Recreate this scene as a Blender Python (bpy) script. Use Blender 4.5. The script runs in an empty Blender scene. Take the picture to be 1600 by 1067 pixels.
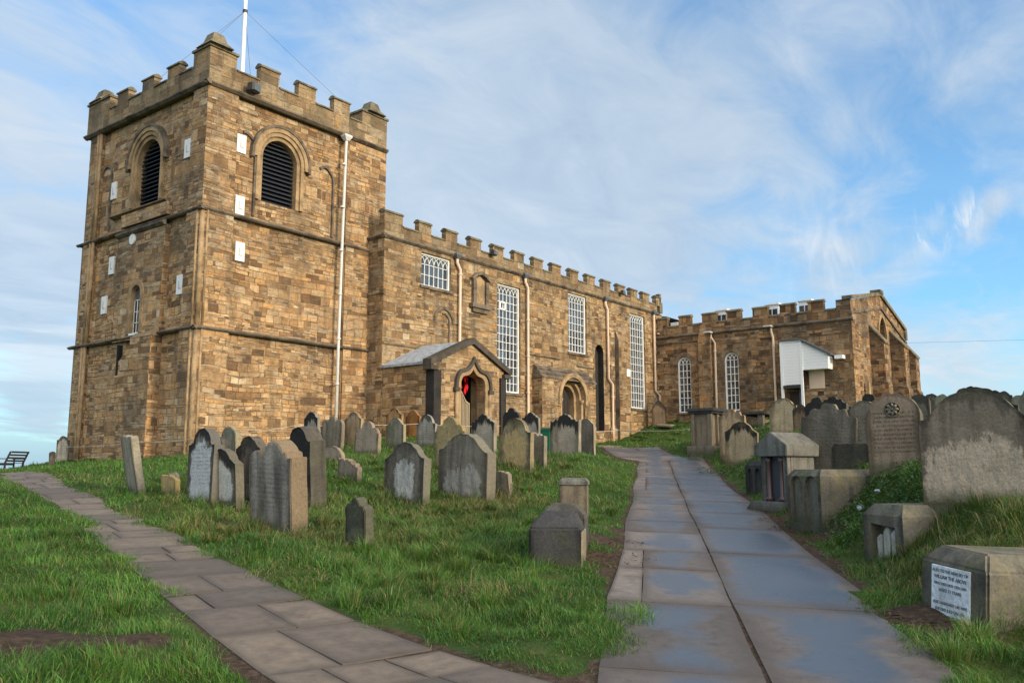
import bpy, bmesh, math, random
import numpy as np
from mathutils import Vector, Matrix
from mathutils.geometry import tessellate_polygon
R_ = math.radians
random.seed(7); rng = np.random.default_rng(11)
SC = bpy.context.scene; COL = SC.collection

# ------------------------------------------------------------------ camera
EYE = 1.6; HEADING = R_(37.8); PITCH = math.atan(197/1352)
cd = bpy.data.cameras.new('camera'); cam = bpy.data.objects.new('camera', cd); COL.objects.link(cam)
cd.sensor_width = 36; cd.lens = 36*1352/1600; cd.clip_start = .05; cd.clip_end = 9000
cam.location = (0, 0, EYE); cam.rotation_euler = (R_(90)+PITCH, 0, HEADING-R_(90))
SC.camera = cam
SC.view_settings.view_transform = 'Standard'; SC.view_settings.look = 'None'
SC.view_settings.exposure = 0.55; SC.view_settings.gamma = 1
SC.render.resolution_x = 1024; SC.render.resolution_y = 682
SC.cycles.max_bounces = 6; SC.cycles.use_denoising = True

# ------------------------------------------------------------------ light: low winter sun from the south
SUN_EL = R_(17); SUN_AZ = R_(-88)            # direction (math angle, X east, Y north) towards the sun
sd = bpy.data.lights.new('sun', 'SUN'); sun = bpy.data.objects.new('sun', sd); COL.objects.link(sun)
sd.energy = 2.3; sd.angle = R_(8); sd.color = (1, .82, .57)
v = Vector((math.cos(SUN_AZ)*math.cos(SUN_EL), math.sin(SUN_AZ)*math.cos(SUN_EL), math.sin(SUN_EL)))
sun.rotation_euler = v.to_track_quat('Z', 'Y').to_euler(); sun.location = v*40

# ------------------------------------------------------------------ node helper
class NT:
    def __init__(s, tree): s.t = tree; s.n = tree.nodes; s.l = tree.links
    def node(s, typ, **kw):
        n = s.n.new(typ)
        for k, x in kw.items(): setattr(n, k, x)
        return n
    def link(s, a, b): s.l.new(a, b)
    def put(s, sock, x):
        if isinstance(x, bpy.types.NodeSocket): s.l.new(x, sock)
        elif x is not None: sock.default_value = x
    def m(s, op, a, b=None, c=None, clamp=False):
        n = s.node('ShaderNodeMath', operation=op, use_clamp=clamp)
        s.put(n.inputs[0], a)
        if b is not None: s.put(n.inputs[1], b)
        if c is not None: s.put(n.inputs[2], c)
        return n.outputs[0]
    def vm(s, op, a, b=None, out=0):
        n = s.node('ShaderNodeVectorMath', operation=op)
        s.put(n.inputs[0], a)
        if b is not None: s.put(n.inputs[1], b)
        return n.outputs[out]
    def xyz(s, x, y, z=0.0):
        n = s.node('ShaderNodeCombineXYZ')
        for i, q in enumerate((x, y, z)): s.put(n.inputs[i], q)
        return n.outputs[0]
    def sep(s, v):
        n = s.node('ShaderNodeSeparateXYZ'); s.put(n.inputs[0], v); return n.outputs
    def noise(s, vec, scale, detail=4, rough=.55, dist=0.0, dim='3D', w=None, out=0):
        n = s.node('ShaderNodeTexNoise', noise_dimensions=dim)
        if vec is not None: s.put(n.inputs['Vector'], vec)
        if w is not None: s.put(n.inputs['W'], w)
        s.put(n.inputs['Scale'], scale); s.put(n.inputs['Detail'], detail); s.put(n.inputs['Roughness'], rough); s.put(n.inputs['Distortion'], dist)
        return n.outputs[out]
    def ramp(s, fac, stops, interp='LINEAR'):
        n = s.node('ShaderNodeValToRGB'); r = n.color_ramp; r.interpolation = interp
        while len(r.elements) < len(stops): r.elements.new(.5)
        for e, (p, c) in zip(r.elements, stops):
            e.position = p; e.color = (*c, 1) if len(c) == 3 else c
        s.put(n.inputs[0], fac); return n.outputs[0]
    def mapr(s, x, a, b, c=0., d=1., smooth=True):
        n = s.node('ShaderNodeMapRange', interpolation_type='SMOOTHSTEP' if smooth else 'LINEAR', clamp=True)
        for i, q in enumerate((x, a, b, c, d)): s.put(n.inputs[i], q)
        return n.outputs[0]
    def mix(s, f, a, b, mode='MIX'):
        n = s.node('ShaderNodeMix', data_type='RGBA', blend_type=mode)
        s.put(n.inputs[0], f)
        for k, x in ((6, a), (7, b)):
            if isinstance(x, tuple) and len(x) == 3: x = (*x, 1)
            s.put(n.inputs[k], x)
        return n.outputs[2]
    def wn(s, vec, out=0):
        n = s.node('ShaderNodeTexWhiteNoise', noise_dimensions='3D'); s.put(n.inputs[0], vec); return n.outputs[out]
    def bump(s, h, dist, strength=1.0, normal=None):
        n = s.node('ShaderNodeBump'); s.put(n.inputs['Height'], h); n.inputs['Distance'].default_value = dist; n.inputs['Strength'].default_value = strength
        if normal is not None: s.put(n.inputs['Normal'], normal)
        return n.outputs[0]

# ------------------------------------------------------------------ sky with drifting cloud
wd = bpy.data.worlds.new('World'); SC.world = wd; wd.use_nodes = True
w = NT(wd.node_tree); w.n.clear()
sky = w.node('ShaderNodeTexSky', sky_type='NISHITA', sun_disc=False)
sky.sun_elevation = SUN_EL; sky.sun_rotation = R_(90)-SUN_AZ; sky.air_density = 1.0; sky.dust_density = .6; sky.ozone_density = 2.0
tc = w.node('ShaderNodeTexCoord'); dvec = w.vm('NORMALIZE', tc.outputs['Generated'])
dx, dy, dz = w.sep(dvec)
den = w.m('ADD', w.m('MAXIMUM', dz, 0.0), .16)
cc = w.xyz(w.m('DIVIDE', dx, den), w.m('DIVIDE', dy, den), 0.3)
rot = w.node('ShaderNodeMapping'); w.put(rot.inputs[0], cc); rot.inputs['Rotation'].default_value = (0, 0, R_(-22)); rot.inputs['Scale'].default_value = (.75, 1.25, 1)
n1 = w.noise(rot.outputs[0], 1.15, 9, .56, .35)
n2 = w.noise(rot.outputs[0], 4.0, 8, .6, .8)
n3 = w.noise(rot.outputs[0], .5, 3, .5, .2)
def sky_dir(px, py):
    u = px-800; q = 533.5-py
    f = 1352*math.cos(PITCH)-q*math.sin(PITCH); up = 1352*math.sin(PITCH)+q*math.cos(PITCH)
    d = Vector((f*math.cos(HEADING)+u*math.sin(HEADING), f*math.sin(HEADING)-u*math.cos(HEADING), up)); return d.normalized()
# where cloud banks and clear gaps lie in the sky, the last one added: direction, angular radius (deg), amount
BANKS = [((780,250),16,.30),((1010,170),13,.16),((930,330),10,.14),((1500,590),9,.20),((60,330),9,.22),((30,540),7,.22),((1230,400),7,.12),
         ((250,40),10,-.10),((430,120),11,.12),((120,160),9,.12),((560,20),7,-.10),((1330,330),7,-.20),((1560,440),6,-.22),((1480,60),14,-.07),((1240,280),6,-.08),((40,680),6,-.16),((700,120),9,.12),((1190,440),4,-.08),
         ((1540,330),1.1,.34),((1560,310),.8,.2),((1522,362),.9,.28),((1465,350),.9,.18),((1440,385),.9,.16),((1330,400),3,.12),((60,630),2.0,.3),((20,500),3.0,.14),((0,40),2.5,.15),((1100,-1000),24,-.40)]  # last entry: unseen clear gap added overhead to blue the wet path's sheen
bank = None
for (p, rad, amt) in BANKS:
    dt = w.vm('DOT_PRODUCT', dvec, tuple(sky_dir(*p)), out=1)
    k = w.m('EXPONENT', w.m('MULTIPLY', w.m('SUBTRACT', dt, 1.0), 2/(R_(rad)**2)))
    k = w.m('MULTIPLY', k, amt)
    bank = k if bank is None else w.m('ADD', bank, k)
densn = w.m('ADD', w.m('ADD', w.m('MULTIPLY', w.m('SUBTRACT', n1, .5), 1.15), w.m('MULTIPLY', w.m('SUBTRACT', n2, .5), .62)), w.m('ADD', bank, .475))
cover = w.m('MAXIMUM', w.mapr(densn, .22, .86), .16)
# crisp wisps low on the right, long streaks low on the left
rw = w.node('ShaderNodeMapping'); w.put(rw.inputs[0], dvec); rw.inputs['Rotation'].default_value = (R_(20), R_(38), R_(-50)); rw.inputs['Scale'].default_value = (1, 3.2, 1)
n4 = w.noise(rw.outputs[0], 11.0, 8, .62, 1.2)
def spot(p, rad): return w.m('EXPONENT', w.m('MULTIPLY', w.m('SUBTRACT', w.vm('DOT_PRODUCT', dvec, tuple(sky_dir(*p)), out=1), 1.0), 2/(R_(rad)**2)))
ws = w.m('ADD', w.m('ADD', spot((1535, 335), 1.5), w.m('MULTIPLY', spot((1455, 370), 1.6), .8)), w.m('MULTIPLY', spot((1280, 395), 3.2), .6))
strk = w.noise(w.xyz(w.m('MULTIPLY', dx, 2.5), w.m('MULTIPLY', dy, 2.5), w.m('MULTIPLY', dz, 26.0)), 1.0, 5, .55)
wl = w.m('MULTIPLY', w.m('MULTIPLY', w.mapr(strk, .47, .60), spot((20, 580), 7)), .75)
wisp = w.m('MAXIMUM', w.m('MULTIPLY', w.mapr(n4, .40, .66), w.m('MINIMUM', w.m('MULTIPLY', ws, 1.15), 1.0)), wl)
cover = w.m('MAXIMUM', cover, w.m('MULTIPLY', wisp, .92))
# cloud tone: thick parts greyer and slightly lilac, thin parts white
tone = w.ramp(w.m('ADD', w.m('MULTIPLY', n3, .55), w.m('MULTIPLY', n2, .45)), [(.30, (2.9, 3.75, 4.8)), (.5, (3.9, 4.65, 5.5)), (.70, (5.2, 5.65, 6.1))])
skyc = w.mix(1.0, sky.outputs[0], (.60, 1.0, 1.20), 'MULTIPLY')
gain = w.node('ShaderNodeVectorMath', operation='SCALE'); w.put(gain.inputs[0], skyc); gain.inputs['Scale'].default_value = 1.55
# thin cloud brightened behind the camera (south to south-west): unseen glow added to light ground and shaded faces
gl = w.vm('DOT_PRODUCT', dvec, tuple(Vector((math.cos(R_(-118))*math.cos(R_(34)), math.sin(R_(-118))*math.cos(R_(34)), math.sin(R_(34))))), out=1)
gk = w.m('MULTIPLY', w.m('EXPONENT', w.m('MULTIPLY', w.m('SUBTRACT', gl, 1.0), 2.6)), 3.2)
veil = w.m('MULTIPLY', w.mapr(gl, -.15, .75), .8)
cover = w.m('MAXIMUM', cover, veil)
tone = w.mix(wisp, tone, (5.6, 6.0, 6.4))
# blue-grey sea haze lying along the horizon
hz = w.m('MULTIPLY', w.mapr(dz, .13, .005), w.mapr(w.m('SUBTRACT', strk, wl), .75, .2))
hz = w.m('MAXIMUM', hz, w.mapr(dz, .055, .01))
tone = w.mix(hz, tone, (2.75, 3.95, 5.2)); cover = w.m('MAXIMUM', cover, w.m('MULTIPLY', hz, .9))
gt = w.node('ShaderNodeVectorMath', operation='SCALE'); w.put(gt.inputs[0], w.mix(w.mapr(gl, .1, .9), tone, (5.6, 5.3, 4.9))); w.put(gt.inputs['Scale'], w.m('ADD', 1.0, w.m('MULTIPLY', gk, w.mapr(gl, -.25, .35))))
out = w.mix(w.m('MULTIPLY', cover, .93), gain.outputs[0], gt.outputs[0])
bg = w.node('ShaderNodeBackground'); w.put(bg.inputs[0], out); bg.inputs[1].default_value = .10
wo = w.node('ShaderNodeOutputWorld'); w.link(bg.outputs[0], wo.inputs[0])

# ------------------------------------------------------------------ materials
def new_mat(name):
    m = bpy.data.materials.new(name); m.use_nodes = True
    t = NT(m.node_tree); b = t.n['Principled BSDF']; return m, t, b

def plain(name, col, rough=.6, spec=.3, metal=0., nscale=9., namt=.12, bump=0.0):
    m, t, b = new_mat(name)
    g = t.node('ShaderNodeNewGeometry').outputs['Position']
    n = t.noise(g, nscale, 5)
    c = t.mix(t.m('MULTIPLY', n, 1.0), tuple(x*(1-namt*1.6) for x in col), tuple(min(1, x*(1+namt)) for x in col))
    t.put(b.inputs['Base Color'], c); b.inputs['Roughness'].default_value = rough; b.inputs['Specular IOR Level'].default_value = spec; b.inputs['Metallic'].default_value = metal
    if bump: t.put(b.inputs['Normal'], t.bump(n, bump))
    return m

def masonry(name, tint=(1, 1, 1), bh=.235, bw=.50, mortar=.012, soot=.5, warm=.5, bright=1.0, contrast=1.0, green=0.0, seed=0.0):
    """coursed squared-rubble sandstone, every block its own tone"""
    m, t, b = new_mat(name)
    geo = t.node('ShaderNodeNewGeometry'); P = geo.outputs['Position']; N = geo.outputs['True Normal']
    x, y, z = t.sep(P); nx, ny, nz = t.sep(N)
    isx = t.m('GREATER_THAN', t.m('ABSOLUTE', nx), .6); isz = t.m('GREATER_THAN', t.m('ABSOLUTE', nz), .75)
    def sel(f, a, bb): return t.m('ADD', t.m('MULTIPLY', f, t.m('SUBTRACT', bb, a)), a)
    u0 = sel(isx, x, t.m('ADD', y, 37.3)); v0 = sel(isz, z, y)
    jit = t.noise(P, 3.2, 3, .6, out=1); jx, jy, jz = t.sep(jit)
    u1 = t.m('ADD', u0, t.m('MULTIPLY', t.m('SUBTRACT', jx, .5), .07)); v1 = t.m('ADD', v0, t.m('MULTIPLY', t.m('SUBTRACT', jy, .5), .05))
    # courses drift and change height along the wall
    patch = t.noise(t.xyz(u0, v0, seed), .22, 2)
    v1 = t.m('ADD', v1, t.m('MULTIPLY', t.m('SUBTRACT', t.noise(None, 1.9, 2, dim='1D', w=t.m('ADD', v0, seed)), .5), .60))
    v1 = t.m('ADD', v1, t.m('MULTIPLY', t.m('SUBTRACT', t.noise(t.xyz(t.m('MULTIPLY', u0, .33), seed, t.m('MULTIPLY', v0, .2)), 1.0, 1), .5), .35))
    # rebuilt patches in bigger or smaller stone, with stepped seams
    seam = t.noise(t.xyz(t.m('FLOOR', t.m('DIVIDE', u0, .83)), t.m('FLOOR', t.m('DIVIDE', v0, .62)), seed), .31, 2)
    alt = t.m('GREATER_THAN', seam, .56); alt2 = t.m('LESS_THAN', seam, .40)
    scl = t.m('ADD', 1.0, t.m('SUBTRACT', t.m('MULTIPLY', alt, .62), t.m('MULTIPLY', alt2, .22)))
    bhn = t.m('MULTIPLY', scl, bh)
    vr = t.m('DIVIDE', v1, bhn); row = t.m('FLOOR', vr); fv = t.m('FRACT', vr)
    rr = t.wn(t.xyz(row, seed, 3.1)); rr2 = t.wn(t.xyz(row, seed, 8.7))
    wid = t.m('MULTIPLY', t.m('MULTIPLY', scl, bw), t.m('ADD', .62, t.m('MULTIPLY', rr, .75)))
    ur = t.m('ADD', t.m('DIVIDE', u1, wid), t.m('MULTIPLY', rr2, 19.0))
    ur = t.m('ADD', ur, t.m('MULTIPLY', t.m('SUBTRACT', t.noise(t.xyz(t.m('MULTIPLY', u0, 1.1), t.m('MULTIPLY', row, 5.7), seed), 1.0, 2), .5), 1.1))
    colm = t.m('FLOOR', ur); fu = t.m('FRACT', ur)
    cell = t.xyz(colm, row, t.m('ADD', seed, t.m('MULTIPLY', isx, 5.0)))
    r1 = t.wn(cell); rc = t.wn(cell, 1); ra, rb, rd = t.sep(rc)
    du = t.m('MULTIPLY', t.m('MINIMUM', fu, t.m('SUBTRACT', 1.0, fu)), wid); dv = t.m('MULTIPLY', t.m('MINIMUM', fv, t.m('SUBTRACT', 1.0, fv)), bhn)
    edge = t.m('MINIMUM', du, dv)
    edge = t.m('ADD', edge, t.m('MULTIPLY', t.m('SUBTRACT', t.noise(P, 22, 2), .5), .018))
    joint = t.m('SUBTRACT', 1.0, t.mapr(edge, mortar*.35, mortar*1.5))
    k = contrast
    def mm(c): 
        base = (.30, .205, .115)
        return tuple(max(.01, (base[i]+(c[i]-base[i])*k)*tint[i]*bright) for i in range(3))
    blockc = t.ramp(r1, [(0, mm((.105, .068, .040))), (.09, mm((.17, .105, .058))), (.2, mm((.24, .15, .078))), (.38, mm((.315, .205, .108))), (.55, mm((.36, .245, .135))),
                         (.7, mm((.30, .225, .145))), (.82, mm((.41, .30, .185))), (.93, mm((.40, .235, .10))), (1, mm((.47, .385, .27)))])
    big = t.noise(t.xyz(u0, v0, seed+4), .33, 4, .6)
    wmask = t.mapr(big, .48, .72); gmask = t.mapr(big, .50, .30)
    c = t.mix(t.m('MULTIPLY', wmask, .40*warm), blockc, tuple(q*bright for q in (.40, .25, .115)))
    c = t.mix(t.m('MULTIPLY', gmask, .62), c, t.mix(.5, c, tuple(q*bright for q in (.13, .105, .075))))
    # grain and weathering in each block
    fine = t.noise(t.xyz(t.m('MULTIPLY', u0, 1.0), t.m('MULTIPLY', v0, 2.2), seed), 13, 6, .65)
    c = t.mix(t.m('MULTIPLY', t.m('POWER', rb, 1.5), .55), c, t.mix(1.0, c, (.80, .98, 1.22), 'MULTIPLY'))
    c = t.mix(1.0, c, t.ramp(fine, [(.25, (.55, .54, .53)), (.5, (1, 1, 1)), (.78, (1.34, 1.32, 1.28))]), 'MULTIPLY')
    mott = t.noise(t.vm('ADD', P, t.xyz(rd, r1, rb)), 4.6, 5, .68, .5)
    c = t.mix(1.0, c, t.ramp(mott, [(.28, (.62, .60, .58)), (.47, (.98, .97, .96)), (.74, (1.28, 1.26, 1.22))]), 'MULTIPLY')
    ero = t.noise(t.xyz(t.m('MULTIPLY', u0, 1.7), t.m('MULTIPLY', v0, 12.0), seed+2), 1.0, 5, .7)
    c = t.mix(1.0, c, t.ramp(ero, [(.30, (.52, .50, .48)), (.47, (1, 1, 1)), (.72, (1.18, 1.17, 1.15))]), 'MULTIPLY')
    # soot and run-off staining in vertical tongues
    st = t.noise(t.xyz(t.m('MULTIPLY', u0, 1.5), t.m('MULTIPLY', v0, .28), seed+9), 1.0, 6, .62)
    st2 = t.noise(t.xyz(u0, t.m('MULTIPLY', v0, .6), seed+13), .42, 6, .7)
    sm = t.m('MULTIPLY', t.m('MAXIMUM', t.mapr(st, .51, .70), t.m('MULTIPLY', t.mapr(st2, .50, .66), .9)), soot)
    c = t.mix(sm, c, tuple(q*bright for q in (.055, .046, .036)))
    if green:
        gm = t.m('MULTIPLY', t.mapr(t.noise(P, 1.6, 5, .6), .45, .7), green)
        c = t.mix(gm, c, (.13, .125, .065))
    jc = t.mix(t.mapr(t.noise(P, 1.1, 3), .4, .62), (.10, .072, .045), tuple(q*bright for q in (.36, .29, .20)))
    c = t.mix(t.m('MULTIPLY', joint, .75), c, jc)
    t.put(b.inputs['Base Color'], c); b.inputs['Roughness'].default_value = .92; b.inputs['Specular IOR Level'].default_value = .18
    h = t.m('ADD', t.m('MULTIPLY', t.m('SUBTRACT', 1.0, joint), .9), t.m('ADD', t.m('ADD', t.m('MULTIPLY', fine, .6), t.m('MULTIPLY', ero, .7)), t.m('MULTIPLY', ra, .8)))
    t.put(b.inputs['Normal'], t.bump(h, .028, .9))
    return m

def dressed(name, base, dark=(.05, .042, .034), darkamt=.5, scale=2.2, green=.0, bump=.012):
    """dressed stone for strings, copings and mouldings: stained, no coursing"""
    m, t, b = new_mat(name)
    P = t.node('ShaderNodeNewGeometry').outputs['Position']
    a = t.noise(P, scale, 6, .62); f = t.noise(P, 26, 5, .6)
    c = t.mix(t.mapr(a, .25, .75), tuple(x*.72 for x in base), tuple(x*1.2 for x in base))
    c = t.mix(t.m('MULTIPLY', t.mapr(t.noise(P, scale*.8, 6, .6, .4), .44, .66), darkamt), c, dark)
    if green: c = t.mix(t.m('MULTIPLY', t.mapr(t.noise(P, 3.1, 5), .46, .66), green), c, (.115, .115, .06))
    c = t.mix(1.0, c, t.ramp(f, [(.3, (.7, .7, .7)), (.6, (1.1, 1.1, 1.1))]), 'MULTIPLY')
    t.put(b.inputs['Base Color'], c); b.inputs['Roughness'].default_value = .93; b.inputs['Specular IOR Level'].default_value = .15
    t.put(b.inputs['Normal'], t.bump(t.m('ADD', a, f), bump)); return m

M = {}
M['tower'] = masonry('tower_sandstone', soot=.60, seed=1.0, bright=1.08, contrast=.98, bh=.168, bw=.40, tint=(1.07, .965, .85))
M['nave'] = masonry('nave_sandstone', soot=.72, seed=2.0, bright=.97, contrast=.98, bh=.165, bw=.40, warm=.30, tint=(1.02, .965, .88))
M['transept'] = masonry('transept_sandstone', tint=(1.0, .88, .78), soot=.75, seed=3.0, bright=.92, bh=.18, bw=.46, contrast=1.1, warm=.4)
M['porch'] = masonry('porch_sandstone', tint=(1.05, .97, .86), soot=.42, contrast=.95, seed=4.0, bright=1.12, bh=.175, bw=.42)
M['parapet'] = masonry('parapet_sandstone', soot=.55, seed=5.0, bh=.40, bw=.85, bright=.88, contrast=.65, green=.35, mortar=.009)
M['coping'] = dressed('coping_stone', (.20, .165, .11), darkamt=.75, green=.35)
M['string'] = dressed('string_course_stone', (.24, .175, .105), darkamt=.7, green=.2)
M['mould'] = dressed('moulding_stone', (.36, .245, .135), darkamt=.45)
M['mould_dark'] = dressed('sooty_moulding_stone', (.17, .135, .10), darkamt=.85)
M['mould_black'] = dressed('blackened_moulding_stone', (.085, .072, .058), darkamt=.7)
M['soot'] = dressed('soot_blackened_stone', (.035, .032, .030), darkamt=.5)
M['white_paint'] = plain('white_paint', (.80, .80, .78), .5, namt=.06)
M['cream_paint'] = plain('cream_paint', (.66, .50, .37), .5, namt=.08, nscale=3)
M['pipe_white'] = plain('pale_grey_paint', (.58, .56, .53), .5, namt=.1, nscale=3)
M['panel'] = plain('white_panel', (.74, .73, .70), .6, namt=.16, nscale=5)
M['louvre'] = plain('dark_louvre_board', (.022, .026, .036), .65, namt=.3)
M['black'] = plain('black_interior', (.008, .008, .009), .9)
M['darkwood'] = plain('dark_oak', (.035, .027, .022), .7, namt=.3, nscale=14)
M['palewood'] = plain('pale_gate_timber', (.36, .28, .18), .7, namt=.2, nscale=14)
M['lead'] = plain('lead_hopper', (.10, .105, .115), .55, spec=.4)
M['slate'] = dressed('stone_slate', (.36, .39, .42), dark=(.12, .13, .14), darkamt=.5, scale=5)
M['roof'] = dressed('roof_slate', (.15, .145, .14), darkamt=.4, scale=3)
M['red'] = plain('red_cloth', (.62, .012, .02), .75, namt=.25)
M['green_plastic'] = plain('green_plastic', (.012, .10, .055), .45, spec=.4)
M['wire'] = plain('thin_wire', (.12, .13, .15), .6)
M['rope'] = plain('pale_rope', (.52, .45, .36), .9)
M['metal_dark'] = plain('dark_metal', (.05, .05, .052), .5, metal=.4)
M['mark'] = plain('grey_angle_mark', (.42, .41, .40), .6)
M['lens'] = plain('lamp_glass', (.10, .105, .11), .15, spec=.6)
M['iron_panel'] = plain('grey_door', (.10, .11, .13), .6)
def glass():
    m, t, b = new_mat('window_glass')
    P = t.node('ShaderNodeNewGeometry').outputs['Position']
    x, y, z = t.sep(P)
    cell = t.xyz(t.m('FLOOR', t.m('MULTIPLY', t.m('ADD', x, y), 3.05)), 0.0, t.m('FLOOR', t.m('MULTIPLY', z, 2.45)))
    tone = t.wn(cell); tilt = t.wn(cell, 1)
    n = t.noise(P, .8, 3)
    h = t.m('ADD', t.m('MULTIPLY', t.m('ADD', x, y), t.m('SUBTRACT', tone, .5)), t.m('MULTIPLY', n, .6))
    t.put(b.inputs['Base Color'], t.mix(tone, (.008, .010, .013), (.05, .06, .07))); b.inputs['Roughness'].default_value = .04
    b.inputs['IOR'].default_value = 1.75; b.inputs['Specular IOR Level'].default_value = .7
    b.inputs['Metallic'].default_value = .0
    t.put(b.inputs['Normal'], t.bump(h, .05, .5)); return m
M['glass'] = glass()

# ------------------------------------------------------------------ mesh helpers
def link(o, parent=None):
    COL.objects.link(o)
    if parent is not None: o.parent = parent
    return o
def obj(name, bm, mat, parent=None, smooth=False, loc=None, recalc=True):
    if recalc: bmesh.ops.recalc_face_normals(bm, faces=bm.faces)
    me = bpy.data.meshes.new(name); bm.to_mesh(me); bm.free()
    for mm in (mat if isinstance(mat, (list, tuple)) else [mat]): me.materials.append(mm)
    if smooth:
        for p in me.polygons: p.use_smooth = True
    o = bpy.data.objects.new(name, me); link(o, parent)
    if loc: o.location = loc
    return o
def thing(name, label, cat, loc=(0, 0, 0), rotz=0, group=None):
    o = bpy.data.objects.new(name, None); o.empty_display_size = .3; COL.objects.link(o)
    o.location = loc; o.rotation_euler = (0, 0, rotz); return tag(o, label, cat, group)
def tag(o, label, cat, group=None):
    o['label'] = label; o['category'] = cat
    if group: o['group'] = group
    return o
def box(bm, x0, x1, y0, y1, z0, z1, bev=0.0):
    vs = [bm.verts.new(p) for p in ((x0,y0,z0),(x1,y0,z0),(x1,y1,z0),(x0,y1,z0),(x0,y0,z1),(x1,y0,z1),(x1,y1,z1),(x0,y1,z1))]
    fs = [bm.faces.new([vs[i] for i in q]) for q in ((0,3,2,1),(4,5,6,7),(0,1,5,4),(1,2,6,5),(2,3,7,6),(3,0,4,7))]
    if bev: bmesh.ops.bevel(bm, geom=list({e for f in fs for e in f.edges}), offset=bev, segments=1, affect='EDGES')
def A3(axis, a, z, c): return (a, c, z) if axis == 'Y' else (c, a, z)
def prism(bm, pts, axis, c0, c1):
    """extrude a closed outline (a, z) from depth c0 to c1 along the axis"""
    f = [bm.verts.new(A3(axis, a, z, c0)) for a, z in pts]; g = [bm.verts.new(A3(axis, a, z, c1)) for a, z in pts]
    n = len(pts); bm.faces.new(f); bm.faces.new(g[::-1])
    for i in range(n):
        j = (i+1) % n; bm.faces.new((f[i], g[i], g[j], f[j]))
def band(bm, inner, outer, axis, c0, c1):
    """moulding between two open polylines of equal length"""
    n = len(inner)
    q = [[bm.verts.new(A3(axis, a, z, c)) for a, z in L] for L, c in ((inner, c0), (outer, c0), (outer, c1), (inner, c1))]
    for i in range(n-1):
        for k in range(4):
            l = (k+1) % 4; bm.faces.new((q[k][i], q[k][i+1], q[l][i+1], q[l][i]))
    for i in (0, n-1): bm.faces.new([q[k][i] for k in range(4)])
def wall(bm, outline, holes, axis, c, depth=.4, back=False):
    """flat wall with real openings and reveals running inwards (towards +axis)"""
    polys = [outline]+holes
    flat = [p for L in polys for p in L]
    tris = tessellate_polygon([[Vector((a, z, 0)) for a, z in L] for L in polys])
    vs = [bm.verts.new(A3(axis, a, z, c)) for a, z in flat]
    for tr in tris:
        try: bm.faces.new([vs[i] for i in tr])
        except ValueError: pass
    k = len(outline)
    for H in holes:
        n = len(H); f = vs[k:k+n]; g = [bm.verts.new(A3(axis, a, z, c+depth)) for a, z in H]; k += n
        for i in range(n):
            j = (i+1) % n; bm.faces.new((f[i], f[j], g[j], g[i]))
def tube(bm, pts, r, seg=8, cap=True):
    pts = [Vector(p) for p in pts]; rings = []
    prev = None
    for i, p in enumerate(pts):
        d = (pts[min(i+1, len(pts)-1)]-pts[max(i-1, 0)]).normalized()
        ref = Vector((0, 0, 1)) if abs(d.z) < .95 else Vector((1, 0, 0))
        a = d.cross(ref).normalized(); b2 = d.cross(a).normalized()
        rr = r[i] if isinstance(r, (list, tuple)) else r
        rings.append([bm.verts.new(p+a*math.cos(2*math.pi*k/seg)*rr+b2*math.sin(2*math.pi*k/seg)*rr) for k in range(seg)])
    for A, B in zip(rings, rings[1:]):
        for k in range(seg): bm.faces.new((A[k], A[(k+1) % seg], B[(k+1) % seg], B[k]))
    if cap: bm.faces.new(rings[0]); bm.faces.new(rings[-1][::-1])
def rect(a0, a1, z0, z1): return [(a0, z0), (a1, z0), (a1, z1), (a0, z1)]
def arc_round(cx, zs, r, n=14): return [(cx-r*math.cos(math.pi*i/n), zs+r*math.sin(math.pi*i/n)) for i in range(n+1)]
def arc_pointed(cx, zs, r, k=1.25, n=8):
    """two-centred arch, k = radius of each side / half width"""
    Rr = r*k; cxr = cx-r+Rr; top = math.acos((Rr-r)/Rr)
    L = [(cxr-Rr*math.cos(top*i/n), zs+Rr*math.sin(top*i/n)) for i in range(n+1)]
    return L+[(2*cx-a, z) for a, z in L[-2::-1]]
def arc_ogee(cx, zs, r, h, n=8):
    L = []
    for i in range(n+1):
        s = i/n
        if s < .55: q = s/.55; L.append((cx-r+r*.42*(1-math.cos(q*math.pi/2)), zs+h*.55*math.sin(q*math.pi/2)))
        else:
            q = (s-.55)/.45; L.append((cx-r*.58+r*.58*(q**.8), zs+h*(.55+.45*q**1.7)))
    return L+[(2*cx-a, z) for a, z in L[-2::-1]]
def opening(arc, z0): return [(arc[0][0], z0)]+[]+arc+[(arc[-1][0], z0)]
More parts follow.
